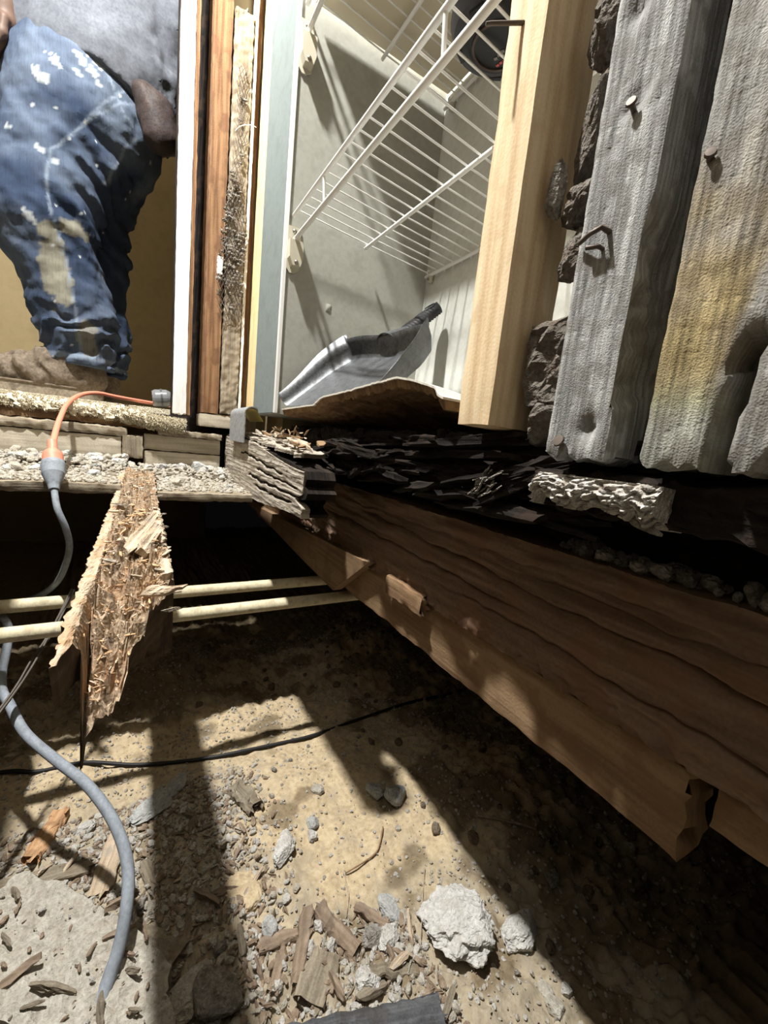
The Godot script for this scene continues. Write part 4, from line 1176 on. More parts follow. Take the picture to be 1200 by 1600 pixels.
func closet() -> void:
	wire_shelf(0.39, "lower white wire closet shelf hung across the closet", false)
	wire_shelf(0.725, "upper white wire closet shelf under the beige liner board", true)
	tag(put_board("liner_board", M.liner, board(Vector3(0.252, 0.751, -0.822), Vector3(0.551, 0.757, -0.285), 2, Vector3i(4, 20, 1), {"wear": 0.001, "seed": 131})), "beige liner board laid on the upper wire shelf", "board")
	wall_bracket(0.2435, 0.330, "beige bracket holding the front of the lower wire shelf")
	wall_bracket(0.2435, 0.662, "beige bracket holding the front of the upper wire shelf")
	back_clip(0.390, -0.806, "small clip pinning the lower shelf's back rail in the corner")
	back_clip(0.725, -0.80, "small clip pinning the upper shelf's back rail in the corner")
	# black round tool part lying on the lower shelf
	var c := Vector3(0.308, 0.4145, -0.378)
	var t := thing("black_canister", "round black plastic container with red marks on the lower shelf", "container", c)
	obj("shell", lathe([Vector2(0, 0.0), Vector2(0.030, 0.0), Vector2(0.038, 0.003), Vector2(0.046, 0.008), Vector2(0.051, 0.02), Vector2(0.051, 0.10), Vector2(0.042, 0.112), Vector2(0, 0.114)], 40), M.black, t, c)
	obj("foot_ring", lathe([Vector2(0.024, 0.0), Vector2(0.024, -0.0015), Vector2(0.0265, -0.0015), Vector2(0.0265, 0.0)], 36), plain(rgb(70, 52, 44), 0.5), t, c)
	for k in 5:
		obj("rib", rough_box(Vector3(0.005, 0.004, 0.016), Vector3i(2, 2, 2), {"wear": 0.001}), plain(rgb(18, 18, 20), 0.4), t, c + Vector3(0.040 * cos(k * 1.25 + 0.4), 0.004, 0.040 * sin(k * 1.25 + 0.4)), turned(0, -(k * 1.25 + 0.4), 0))
	var red := plain(rgb(176, 50, 52), 0.5)
	for k in 7:
		obj("red_mark", slab(Vector3.ZERO, Vector3(0.0026, 0.0006, 0.0034))[0], red, t, c + Vector3(0.014 + 0.0006 * k, -0.0004, -0.014 + 0.0042 * k), turned(0, 0.15, 0))
	for k in 3:
		obj("grey_mark", slab(Vector3.ZERO, Vector3(0.003, 0.0006, 0.0036))[0], plain(rgb(120, 120, 118), 0.5), t, c + Vector3(0.007, -0.0004, -0.010 + 0.005 * k), turned(0, 0.5, 0))
	var pale := plain(rgb(170, 190, 214), 0.4)
	obj("pale_band", rough_box(Vector3(0.002, 0.07, 0.016), Vector3i(2, 3, 3), {"wear": 0.0008}), pale, t, c + Vector3(-0.0505, 0.062, -0.004))
	# scuffs: a curl of old paint tape
	tag(obj("paint_scab", sheet(6, 8, func(u: float, v: float) -> Vector3: return Vector3(0.318 + 0.011 * u, 0.262 + 0.014 * v, -0.8312 + 0.0015 * sin(u * 3.1) * sin(v * 3.1)), func(_u, _v): return Vector3(0, 0, -0.0006)), M.closet), "small round blister of paint on the closet's left wall", "paint")

func pipes_and_cords() -> void:
	tag(obj("water_pipe", rod(Vector3(-0.9, -0.308, -0.807), Vector3(0.7, -0.312, -0.815), 0.0108, 20), M.pipe), "dusty cream plastic pipe, the far one of the two", "pipe")
	tag(obj("water_pipe", rod(Vector3(-0.9, -0.308, -0.69), Vector3(0.7, -0.312, -0.716), 0.0108, 20), M.pipe), "dusty cream plastic pipe, the near one of the two", "pipe")
	var t := thing("extension_cord", "orange cord plugged into a grey cord looping over the dirt", "cord", Vector3(-0.1, -0.3, -0.8))
	obj("orange_cable", tube(smooth_path([Vector3(0.20, 0.060, -1.5), Vector3(0.063, 0.0555, -1.396), Vector3(-0.048, 0.0555, -1.285), Vector3(-0.094, 0.057, -1.233), Vector3(-0.122, 0.046, -1.18), Vector3(-0.135, 0.022, -1.09), Vector3(-0.134, -0.010, -0.982), Vector3(-0.127, -0.037, -0.877), Vector3(-0.1225, -0.056, -0.823)], 8), 0.0046, 12), M.cord_orange, t)
	var ax := Vector3(0.007, -0.051, 0.043).normalized()
	var p0 := Vector3(-0.1225, -0.056, -0.823)
	obj("orange_plug", lathe([Vector2(0, -0.014), Vector2(0.0062, -0.014), Vector2(0.0066, 0.0), Vector2(0.0068, 0.004), Vector2(0.0125, 0.010), Vector2(0.0135, 0.016), Vector2(0.0135, 0.028), Vector2(0, 0.028)], 20), M.cord_orange, t, p0, along(ax))
	obj("grey_socket", lathe([Vector2(0, 0.028), Vector2(0.0150, 0.028), Vector2(0.0158, 0.034), Vector2(0.0145, 0.050), Vector2(0.008, 0.070), Vector2(0.0065, 0.078), Vector2(0, 0.078)], 20), M.cord_grey, t, p0, along(ax))
	var q0 := p0 + ax * 0.076
	obj("grey_cable", tube(smooth_path([q0, q0 + ax * 0.02 + Vector3(0.004, -0.012, 0.006), Vector3(-0.099, -0.17, -0.753), Vector3(-0.096, -0.203, -0.763), Vector3(-0.107, -0.247, -0.79), Vector3(-0.125, -0.286, -0.833), Vector3(-0.153, -0.318, -0.872), Vector3(-0.201, -0.354, -0.935), Vector3(-0.269, -0.38, -0.97), Vector3(-0.30, -0.380, -0.95), Vector3(-0.255, -0.365, -0.91), Vector3(-0.205, -0.335, -0.85), Vector3(-0.176, -0.333, -0.785), Vector3(-0.170, -0.350, -0.748), Vector3(-0.170, -0.375, -0.718), Vector3(-0.164, -0.388, -0.692), Vector3(-0.153, -0.397, -0.672), Vector3(-0.13, -0.422, -0.635), Vector3(-0.091, -0.446, -0.595), Vector3(-0.058, -0.462, -0.56), Vector3(-0.032, -0.481, -0.523), Vector3(-0.016, -0.502, -0.492), Vector3(-0.010, -0.519, -0.467), Vector3(-0.011, -0.536, -0.441), Vector3(-0.017, -0.559, -0.422), Vector3(-0.026, -0.575, -0.406), Vector3(-0.034, -0.585, -0.386), Vector3(-0.043, -0.588, -0.35), Vector3(-0.06, -0.588, -0.28), Vector3(-0.10, -0.588, -0.15)], 8), [0.0044, 0.0072], 12), M.cord_grey, t)
	t = thing("wire_bundle", "bundle of thin dark old wires slanting under the pipes", "wire", Vector3(-0.13, -0.34, -0.71))
	for k in 4:
		var d := Vector3(0.003 * (k % 2), 0.002 * (k / 2), 0.003 * k)
		obj("wire", tube(smooth_path([Vector3(-0.098, -0.285, -0.80) + d, Vector3(-0.118, -0.330, -0.746) + d * (1.5 - k * 0.4), Vector3(-0.133, -0.352, -0.704) + d * k * 0.6, Vector3(-0.146, -0.373, -0.66) + d, Vector3(-0.175, -0.40, -0.58) + d], 6), 0.0014, 6, 0.1), M.wire_old, t)
	var wp := []
	for c in [[-0.5, -0.83], [-0.3, -0.81], [-0.196, -0.796], [-0.145, -0.783], [-0.084, -0.773], [-0.007, -0.742], [0.062, -0.717], [0.125, -0.701], [0.193, -0.693], [0.267, -0.685], [0.32, -0.682], [0.413, -0.69], [0.55, -0.689], [0.713, -0.693], [0.85, -0.70]]:
		wp.append(Vector3(c[0], gh(c[0], c[1]) + 0.004, c[1]))
	tag(obj("ground_wire", tube(smooth_path(wp, 5), 0.0032, 8, 0.08), M.black), "thin black cable lying across the lit dirt", "cable")
	# bits behind: clear bottle end and yellow strip
	var b := Vector3(0.042, 0.070, -1.335)
	t = thing("tool_bottle", "grey translucent plastic bottle end on the floor beside the white casing", "bottle", b)
	obj("body", lathe([Vector2(0, -0.02), Vector2(0.020, -0.02), Vector2(0.024, -0.012), Vector2(0.024, 0.016), Vector2(0.020, 0.024), Vector2(0.017, 0.027), Vector2(0.017, 0.05), Vector2(0, 0.05)], 24), plain(rgb(118, 120, 122), 0.25), t, b, along(Vector3(1, 0.12, 0)))
	obj("ring", lathe([Vector2(0.0245, 0.0), Vector2(0.0258, 0.0), Vector2(0.0258, 0.005), Vector2(0.0245, 0.005)], 24), plain(rgb(84, 86, 88), 0.3), t, b, along(Vector3(1, 0.12, 0)))
	tag(obj("yellow_strip", rough_box(Vector3(0.012, 0.078, 0.004), Vector3i(2, 4, 1), {"amp": 0.001}), plain(rgb(190, 160, 84), 0.7), null, Vector3(-0.070, 0.94, -2.347), turned(0, 0, 0.56)), "short yellow strip on the tan wall behind the worker's knee", "strip")

func rock(x: float, z: float, s: Vector3, m: Material, label: String, sd: int, turn := 0.0, sink := 0.35, rough := 0.22, n := 12, cuts := 8) -> void:
	var o := obj("rock", stone(s * 0.5, n, sd, rough, cuts), m, null, Vector3(x, gh(x, z) + s.y * (0.5 - sink), z), turned(0.12 * sin(sd), turn, 0.1 * cos(sd)))
	tag(o, label, "rock")

func wood(x0: float, z0: float, x1: float, z1: float, w: float, t: float, m: Material, label: String, sd: int, lift := 0.0, group := "") -> void:
	var a := Vector3(x0, gh(x0, z0) + t * 0.4 + lift, z0)
	var b := Vector3(x1, gh(x1, z1) + t * 0.4, z1)
	var shape := rough_box(Vector3(w, (b - a).length(), t), Vector3i(5, 16, 3), {"amp": minf(w, t) * 0.45, "freq": 45.0, "wear": t * 0.2, "jag": w * 0.8, "jag0": w * 0.6, "seed": sd, "flat": true})
	tag(obj("wood_scrap", shape, m, null, (a + b) * 0.5, along(b - a)), label, "wood", group)

func ground_things() -> void:
	rock(0.348, -0.285, Vector3(0.078, 0.055, 0.092), M.pale_stone, "largest whitish rough rock on the dirt, pointed at its near end", 601, 0.6, 0.2, 0.3, 26, 9)
	rock(0.431, -0.251, Vector3(0.056, 0.036, 0.042), M.pale_stone, "second whitish rock, half in shade right of the largest one", 602, 0.3, 0.25, 0.25, 16)
	rock(0.354, -0.511, Vector3(0.026, 0.024, 0.034), M.blue_stone, "left one of the two touching blue grey stones at the shadow edge", 603, 0.4, 0.2)
	rock(0.382, -0.488, Vector3(0.040, 0.030, 0.040), M.blue_stone, "right, larger one of the two touching blue grey stones at the shadow edge", 604, 1.1, 0.2)
	rock(0.179, -0.468, Vector3(0.030, 0.024, 0.050), M.pale_stone, "pale angular upright stone casting a shadow in the lit dirt", 605, -0.5, 0.1)
	rock(0.261, -0.548, Vector3(0.024, 0.016, 0.024), M.rubble, "single beige stone in the middle of the sandy patch", 606, 0.8)
	rock(0.234, -0.497, Vector3(0.022, 0.018, 0.022), M.blue_stone, "grey stone above a white one beside the faint shadow band", 607, 0.2)
	rock(0.226, -0.478, Vector3(0.020, 0.016, 0.018), M.pale_stone, "small white stone under the grey one by the shadow band", 608, 0.9)
	rock(0.022, -0.636, Vector3(0.078, 0.014, 0.044), M.blue_stone, "flat grey stone flake lying left of the dark stripe", 609, 0.45, 0.15, 0.3, 14)
	rock(0.054, -0.652, Vector3(0.026, 0.018, 0.044), M.blue_stone, "upright grey stone chip touching the flat grey flake", 610, -0.4, 0.15)
	rock(-0.069, -0.640, Vector3(0.028, 0.014, 0.018), M.pale_stone, "white stone chip between the cord and the orange wood shard", 611, 0.3)
	rock(0.287, -0.347, Vector3(0.028, 0.022, 0.040), M.blue_stone, "pale bluish egg shaped stone above the white rubble", 612, 0.2, 0.25, 0.15)
	rock(0.298, -0.331, Vector3(0.014, 0.012, 0.018), M.rubble, "small beige stone beside the bluish egg shaped one", 613)
	rock(0.263, -0.314, Vector3(0.030, 0.020, 0.026), M.pale_stone, "chalky white chunk left of the largest rock", 614, 0.5, 0.2, 0.35)
	rock(0.248, -0.325, Vector3(0.026, 0.018, 0.024), M.mortar, "grey crumbly chunk beside the chalky white one", 615, 0.2, 0.25, 0.35)
	rock(0.222, -0.288, Vector3(0.028, 0.022, 0.028), M.pale_stone, "bright white chunk at the foot of the dark plank", 616, 0.9, 0.2, 0.35)
	rock(0.138, -0.389, Vector3(0.020, 0.018, 0.022), M.blue_stone, "round grey pebble left of the brown sticks", 617, 0.2, 0.3, 0.1)
	rock(0.118, -0.442, Vector3(0.048, 0.030, 0.058), M.dirt, "tan rounded clod right of the dark stripe", 618, 0.4, 0.3, 0.2, 14)
	rock(0.413, -0.197, Vector3(0.016, 0.012, 0.020), M.rubble, "upper one of three pebbles near the lower right shade", 619)
	rock(0.409, -0.182, Vector3(0.018, 0.014, 0.026), M.rubble, "lowest of three pebbles near the lower right shade", 620)
	rock(0.432, -0.184, Vector3(0.014, 0.012, 0.014), M.pale_stone, "rightmost of three pebbles near the lower right shade", 621)
	rock(0.530, -0.278, Vector3(0.032, 0.018, 0.022), M.mortar, "oblong grey stone lying in the deep shade", 622, 0.5)
	rock(0.051, -0.374, Vector3(0.054, 0.028, 0.044), M.rubble, "tan angular rock right of the concrete slab's corner", 623, 0.3, 0.25, 0.2, 14)
	rock(0.072, -0.356, Vector3(0.044, 0.030, 0.060), M.mortar, "brownish grey rock leaning beside the dark stripe", 624, 0.7, 0.25, 0.22, 14)
	rock(0.690, -0.250, Vector3(0.018, 0.016, 0.018), M.pale_stone, "white pebble beneath the beam in the shade", 625)
	# lower left slab of old concrete and its neighbour
	var poly := PackedVector2Array()
	for p in [[-0.30, -0.48], [-0.20, -0.545], [-0.143, -0.556], [-0.124, -0.574], [-0.101, -0.553], [-0.07, -0.525], [-0.043, -0.492], [-0.024, -0.470], [0.008, -0.430], [0.032, -0.397], [0.026, -0.372], [0.034, -0.345], [0.0, -0.33], [-0.03, -0.352], [-0.07, -0.385], [-0.13, -0.43], [-0.24, -0.44]]:
		poly.append(Vector2(p[0], p[1]))
	var st := start()
	st.set_smooth_group(4294967295)
	var step := 0.006
	var rim := {}
	var up := func(x: float, z: float) -> Vector3: return Vector3(x, -0.574 + 0.10 * (z + 0.46) * -0.2 + 0.008 * noise(140, 36.0, 4).get_noise_2d(x, z) + 0.006 * noise(141, 9.0, 2).get_noise_2d(x, z), z)
	var inside := {}
	for i in 60:
		for j in 45:
			var c := Vector2(-0.31 + (i + 0.5) * step, -0.58 + (j + 0.5) * step)
			if Geometry2D.is_point_in_polygon(c, poly): inside[Vector2i(i, j)] = true
	for ij in inside:
		var q := []
		for d in [Vector2i(0, 0), Vector2i(1, 0), Vector2i(1, 1), Vector2i(0, 1)]:
			var g: Vector2i = ij + d
			if not rim.has(g):
				var v := Vector2(-0.31 + g.x * step, -0.58 + g.y * step)
				if not (inside.has(g) and inside.has(g - Vector2i(1, 0)) and inside.has(g - Vector2i(0, 1)) and inside.has(g - Vector2i(1, 1))):
					var best := Vector2(9, 9)
					for k in poly.size():
						var e := Geometry2D.get_closest_point_to_segment(v, poly[k], poly[(k + 1) % poly.size()])
						if e.distance_to(v) < best.distance_to(v): best = e
					v = best + Vector2(0.003, 0.003) * noise(142, 60.0, 3).get_noise_2d(best.x, best.y)
				rim[g] = up.call(v.x, v.y)
			q.append(rim[g])
		tri(st, q[0], q[1], q[2], Vector3.UP)
		tri(st, q[0], q[2], q[3], Vector3.UP)
		var dirs := [Vector2i(0, -1), Vector2i(1, 0), Vector2i(0, 1), Vector2i(-1, 0)]
		for k in 4:
			if not inside.has(ij + dirs[k]):
				var a: Vector3 = q[k]
				var b: Vector3 = q[(k + 1) % 4]
				var dn := Vector3(0, -0.05, 0)
				var out := Vector3(dirs[k].x, 0, dirs[k].y)
				tri(st, a, b, b + dn, out)
				tri(st, a, b + dn, a + dn, out)
	tag(obj("concrete_slab", done(st), M.rubble), "big broken concrete slab with dusty top at the lower left", "slab")
	# wood scraps one can single out
	wood(-0.125, -0.60, -0.098, -0.68, 0.024, 0.012, M.punk_orange, "orange brown split wood shard standing on the left", 651, 0.004)
	wood(-0.17, -0.585, -0.05, -0.577, 0.022, 0.008, M.old_wood, "flat dark grey plank piece above the concrete slab", 652, 0.006)
	wood(-0.071, -0.594, -0.104, -0.556, 0.005, 0.004, M.punk, "thin pale stick lying across the grey plank piece", 653, 0.012)
	wood(-0.025, -0.612, -0.046, -0.526, 0.026, 0.008, M.punk, "pale torn wood strip under the grey cord", 654, 0.002)
	wood(0.138, -0.618, 0.161, -0.548, 0.026, 0.016, M.old_wood, "dark grey wood block right of the dark stripe", 655)
	wood(0.194, -0.383, 0.226, -0.320, 0.019, 0.012, M.chip, "thick reddish brown stick pointing at the white chunk", 656, 0.004)
	wood(0.186, -0.386, 0.150, -0.322, 0.015, 0.010, M.chip, "long brown stick standing left of the thick reddish one", 657, 0.008)
	wood(0.119, -0.378, 0.172, -0.369, 0.014, 0.009, M.chip, "brown stick lying crosswise under the long brown stick", 658)
	wood(0.243, -0.369, 0.275, -0.327, 0.011, 0.008, M.chip, "narrow brown stick left of the bluish egg shaped stone", 659, 0.002)
	wood(0.192, -0.336, 0.155, -0.300, 0.036, 0.012, M.old_wood, "bleached broad wood chunk above the dark plank", 660)
	wood(0.221, -0.294, 0.281, -0.271, 0.012, 0.008, M.old_wood, "rounded grey stick lying on top of the dark plank", 661, 0.012)
	wood(0.062, -0.448, 0.040, -0.412, 0.022, 0.009, M.chip, "brown bark piece at the dark stripe, lit on its left", 662)
	wood(-0.012, -0.464, 0.046, -0.400, 0.030, 0.012, M.old_wood, "striped grey wood chunk touching the slab's right side", 663)
	wood(0.145, -0.358, 0.124, -0.330, 0.012, 0.008, M.chip, "short brown stick low left of the long brown stick", 664)
	wood(0.007, -0.548, 0.020, -0.500, 0.016, 0.008, M.old_wood, "grey brown chip right of the cord's bend", 665)
	var plank := rough_box(Vector3(0.046, 0.19, 0.014), Vector3i(12, 40, 3), {"amp": 0.004, "freq": 40.0, "wear": 0.003, "jag": 0.03, "seed": 666, "flat": true})
	tag(obj("dark_plank", plank, M.dark_plank, null, Vector3(0.184, -0.576, -0.246), along(Vector3(1, 0.03, 0.34), 0.2)), "dark blue grey split plank at the bottom edge", "plank")
	# twigs
	for c in [[[0.487, -0.394], [0.516, -0.372], [0.553, -0.336], [0.582, -0.307], 0.0022, "pale thin twig lying in the shade under the beam", M.punk], [[0.332, -0.445], [0.307, -0.417], [0.284, -0.411], [0.252, -0.411], 0.0014, "thin brown root forking on the sandy dirt", M.joist_board], [[0.358, -0.367], [0.335, -0.34], [0.316, -0.317], [0.283, -0.275], 0.0009, "long thin stem lying left of the largest rock", M.punk], [[0.25, -0.412], [0.247, -0.40], [0.244, -0.385], [0.228, -0.36], 0.001, "short thin stem under the forking root", M.punk]]:
		var w := []
		for k in 4: w.append(Vector3(c[k][0], gh(c[k][0], c[k][1]) + 0.003, c[k][1]))
		tag(obj("twig", tube(smooth_path(w, 5), [c[4], c[4] * 0.6], 6, 0.15), c[6]), c[5], "twig")
	# repeats: dark chips and small stones in the debris, clods in the shade
	var chips := []
	for i in 8: chips.append(sliver(0.042, 0.010, 0.006, 700 + i, 6))
	for i in 150:
		var x := rng.randf_range(-0.17, 0.30)
		var z := rng.randf_range(-0.60, -0.20)
		if x > 0.15 and z < -0.36: continue
		if x < 0.02 and z > -0.55 and rng.randf() < 0.5: continue
		var s := rng.randf_range(0.3, 0.95)
		var y := gh(x, z) + 0.004
		if x < 0.01 and z > -0.56 and z < -0.36: y = -0.570
		tag(obj("wood_chip", chips[i % 8], [M.chip, M.old_wood, M.chip, M.old_wood, M.punk][i % 5], null, Vector3(x, y, z), along(Vector3(rng.randfn(), rng.randfn() * 0.18, rng.randfn() * 1.2), rng.randf() * 6).scaled(Vector3.ONE * s)), "small brown or grey wood chip among the debris on the dirt", "wood", "wood chips on the dirt")
	var balls := []
	for i in 6: balls.append(stone(Vector3(0.0075, 0.0055, 0.0068), 6, 720 + i, 0.25, 7))
	for i in 280:
		var x := rng.randf_range(-0.15, 0.46)
		var z := rng.randf_range(-0.78, -0.17)
		if i > 110:
			x = rng.randf_range(-0.16, 0.27)
			z = rng.randf_range(-0.62, -0.20)
			if x > 0.14 and z < -0.38: continue
		var s := rng.randf_range(0.35, 1.0) * (1.2 if x < 0.2 and z > -0.5 else 0.75)
		tag(obj("small_stone", balls[i % 6], [M.rubble, M.pale_stone, M.rubble, M.pale_stone, M.mortar][i % 5], null, Vector3(x, gh(x, z) + 0.003 * s, z), turned(rng.randf() * 3, rng.randf() * 6, 0).scaled(Vector3.ONE * s)), "small pale stone scattered on the lit dirt", "stone", "small stones on the lit dirt")
	for i in 130:
		var x := rng.randf_range(0.40, 0.80)
		var z := rng.randf_range(-1.15, -0.2)
		if i % 3 == 0:
			x = rng.randf_range(0.08, 0.62)
			z = rng.randf_range(-1.15, -0.86)
		var s := rng.randf_range(0.5, 1.6)
		tag(obj("dirt_clod", balls[i % 6], M.clod, null, Vector3(x, gh(x, z) + 0.003 * s, z), turned(rng.randf() * 3, rng.randf() * 6, 0).scaled(Vector3.ONE * s)), "brown dirt clod lying in the shade of the crawlspace", "clod", "dirt clods in the shade")
	var grit := [[], [], []]
	for i in 14000:
		var x := rng.randf_range(-0.3, 0.8)
		var z := rng.randf_range(-1.15, -0.12)
		var s := rng.randf_range(0.25, 1.0) ** 2 * 1.1 + 0.12
		var dense := 1.0 if x < 0.16 or z > -0.36 or x > 0.45 or z < -0.75 else 0.35
		if rng.randf() > dense: continue
		grit[i % 3].append(Transform3D(turned(rng.randf() * 3, rng.randf() * 6, 0).scaled(Vector3.ONE * s), Vector3(x, gh(x, z) + 0.001, z)))
	scatter("gravel", stone(Vector3(0.0030, 0.002, 0.0028), 3, 741, 0.25, 4), M.rubble, grit[0])
	scatter("gravel", stone(Vector3(0.0028, 0.002, 0.0026), 3, 742, 0.25, 4), M.pale_stone, grit[1])
	scatter("gravel", stone(Vector3(0.0030, 0.002, 0.0028), 3, 743, 0.25, 4), M.rubble, grit[2])
	var crumbs := [[], [], []]
	for i in 7000:
		var x := rng.randf_range(-0.18, 0.30)
		var z := rng.randf_range(-0.66, -0.19)
		if x > 0.12 + rng.randf() * 0.08 and z < -0.34: continue
		var on_slab: bool = Geometry2D.is_point_in_polygon(Vector2(x, z), poly)
		if on_slab and rng.randf() < 0.88: continue
		var s := 0.22 + 0.95 * rng.randf() ** 2.2
		if on_slab: s *= 0.6
		crumbs[i % 3].append(Transform3D(turned(rng.randf() * 3, rng.randf() * 6, 0).scaled(Vector3.ONE * s), Vector3(x, (-0.574 if on_slab else gh(x, z)) + 0.002 * s, z)))
	scatter("debris_crumbs", stone(Vector3(0.0052, 0.0036, 0.0046), 4, 761, 0.3, 7), M.rubble, crumbs[0])
	scatter("debris_crumbs", stone(Vector3(0.0060, 0.0036, 0.0042), 4, 762, 0.3, 7), M.pale_stone, crumbs[1])
	scatter("debris_crumbs", stone(Vector3(0.0075, 0.003, 0.0042), 4, 763, 0.3, 7), M.chip, crumbs[2])
	var lit := []
	for i in 1900:
		var x := rng.randf_range(-0.16, 0.30)
		var z := rng.randf_range(-0.62, -0.20)
		if x > 0.13 + rng.randf() * 0.05 and z < -0.36: continue
		lit.append(Transform3D(along(Vector3(rng.randfn(), rng.randfn() * 0.15, rng.randfn()), rng.randf() * 6).scaled(Vector3.ONE * rng.randf_range(0.3, 1.0)), Vector3(x, gh(x, z) + 0.002, z)))
	scatter("wood_litter", sliver(0.016, 0.0035, 0.002, 750, 3), M.chip, lit.slice(0, lit.size() / 2))
	scatter("wood_litter", sliver(0.016, 0.003, 0.002, 751, 3), M.rubble, lit.slice(lit.size() / 2))

# ---------- the worker ----------
func worker() -> void:
	var o := Vector3(-0.16, 0.046, -1.46)
	var t := thing("person", "worker in a grey shirt, paint spattered blue jeans and brown boots, bending", "person", o)
	# joints: near leg bent at the knee, far leg straighter behind it
	var hip := Vector3(-0.135, 0.785, -1.45)
	var n_knee := Vector3(-0.222, 0.475, -1.415)
	var n_ankle := Vector3(-0.152, 0.165, -1.42)
	var f_hip := Vector3(-0.120, 0.760, -1.60)
	var f_knee := Vector3(-0.138, 0.47, -1.60)
	var f_ankle := Vector3(-0.128, 0.16, -1.60)
	var chest := Vector3(-0.03, 1.16, -1.50)
	var neck := Vector3(-0.10, 1.40, -1.50)
	var head := Vector3(-0.16, 1.53, -1.50)
	# the body under the clothes: one surface
	var skin := [[hip + Vector3(0.01, 0.02, -0.03), chest, 0.135, 0.15], [chest, neck, 0.13, 0.055], [neck, head, 0.05, 0.085], [head, head + Vector3(-0.03, 0.05, 0), 0.085, 0.09], [head + Vector3(-0.08, 0.0, 0), head + Vector3(-0.105, -0.02, 0), 0.02, 0.012],
		[hip, n_knee, 0.085, 0.058], [n_knee, n_ankle, 0.055, 0.036], [f_hip, f_knee, 0.08, 0.055], [f_knee, f_ankle, 0.053, 0.036], [n_ankle, n_ankle + Vector3(-0.12, -0.075, 0), 0.036, 0.026], [f_ankle, f_ankle + Vector3(-0.12, -0.075, 0), 0.036, 0.026],
		[chest + Vector3(-0.02, 0.16, 0.16), Vector3(-0.20, 1.10, -1.30), 0.06, 0.045], [Vector3(-0.20, 1.10, -1.30), Vector3(-0.272, 0.90, -1.38), 0.042, 0.030], [chest + Vector3(-0.02, 0.16, -0.16), Vector3(-0.22, 1.10, -1.72), 0.06, 0.045], [Vector3(-0.22, 1.10, -1.72), Vector3(-0.32, 0.92, -1.66), 0.042, 0.030]]
	obj("body", nets(field(skin, 0.04), Vector3(-0.50, 0.03, -1.86), Vector3(0.18, 1.72, -1.2), 0.013), plain(rgb(168, 118, 92), 0.6), t)
	var hand := []
	var palm := Vector3(-0.272, 0.87, -1.38)
	hand.append([palm + Vector3(0, 0.03, 0), palm, 0.024, 0.026])
	hand.append([palm, palm + Vector3(0.005, -0.03, 0.0), 0.026, 0.024])
	for k in 4:
		var r := palm + Vector3(0.006, -0.04, -0.026 + 0.017 * k)
		var ln := 0.036 - 0.005 * absf(k - 1.5)
		hand.append([r, r + Vector3(-0.004, -ln, 0), 0.009, 0.0085])
		hand.append([r + Vector3(-0.004, -ln, 0), r + Vector3(-0.020, -ln - 0.026, 0), 0.0085, 0.007])
	hand.append([palm + Vector3(-0.012, 0.01, 0.024), palm + Vector3(-0.03, -0.03, 0.036), 0.011, 0.0085])
	hand.append([palm + Vector3(-0.03, -0.03, 0.036), palm + Vector3(-0.038, -0.055, 0.030), 0.0085, 0.007])
	obj("hand", nets(field(hand, 0.008), palm + Vector3(-0.08, -0.14, -0.07), palm + Vector3(0.06, 0.06, 0.07), 0.004), plain(rgb(84, 58, 44), 0.6), t)
	# jeans
	var legs := [[hip + Vector3(0.012, 0.09, -0.04), hip + Vector3(0.0, 0.0, -0.03), 0.158, 0.165], [hip + Vector3(0.05, -0.055, 0.0), hip + Vector3(0.035, -0.09, -0.08), 0.115, 0.115], [hip + Vector3(-0.02, -0.05, 0.01), n_knee, 0.135, 0.098], [n_knee, n_ankle + Vector3(0, 0.09, 0), 0.100, 0.082], [n_ankle + Vector3(0, 0.09, 0), n_ankle + Vector3(0.008, -0.015, 0), 0.083, 0.074],
		[f_hip, f_knee, 0.115, 0.086], [f_knee, f_ankle + Vector3(0.004, 0.07, 0), 0.084, 0.078], [f_ankle + Vector3(0.004, 0.07, 0), f_ankle + Vector3(0.006, -0.01, 0), 0.076, 0.072]]
	var base := field(legs, 0.05)
	var fold := noise(150, 9.0, 3)
	var ripple := noise(151, 26.0, 2)
	var jeans := func(p: Vector3) -> float:
		var d: float = base.call(p)
		if absf(d) > 0.06: return d
		var near := smoothstep(-1.53, -1.48, p.z)
		# pulls behind the knee and the stack of folds over the boot
		var k1 := exp(-((p.y - 0.50) / 0.11) ** 2)
		var k2 := smoothstep(0.34, 0.20, p.y)
		var tilt := p.y + (p.x + 0.15) * 0.75
		var w := 0.0075 * k1 * sin(tilt * 105.0 + 3.5 * fold.get_noise_3dv(p * 0.6)) * smoothstep(-0.25, -0.12, p.x + (1.0 - near) * 0.1)
		w += 0.0065 * k2 * sin((p.y - (p.x + 0.15) * 0.45) * 115.0 + 9.0 * fold.get_noise_3dv(p * 0.7))
		w += 0.010 * fold.get_noise_3dv(p) + 0.003 * ripple.get_noise_3dv(p)
		# seat crease under the pocket
		w -= 0.008 * exp(-((p.y - 0.66 + (p.x + 0.1) * 0.3) / 0.012) ** 2) * smoothstep(-0.16, -0.08, p.x)
		d = d - w
		# open cuff bottoms and waist
		d = maxf(d, 0.128 + 0.05 * (p.x + 0.15) * -0.4 - p.y)
		return maxf(d, (p.y - 0.905) + 0.30 * (p.x + 0.15))
	var seam := [Vector2(-0.040, 0.869), Vector2(-0.141, 0.722), Vector2(-0.205, 0.640), Vector2(-0.212, 0.56), Vector2(-0.206, 0.505), Vector2(-0.178, 0.399), Vector2(-0.160, 0.279), Vector2(-0.150, 0.18)]
	var yoke := [Vector2(-0.018, 0.845), Vector2(-0.06, 0.815), Vector2(-0.141, 0.722)]
	var pocket := [Vector2(-0.021, 0.771), Vector2(-0.05, 0.73), Vector2(-0.072, 0.68), Vector2(-0.098, 0.63)]
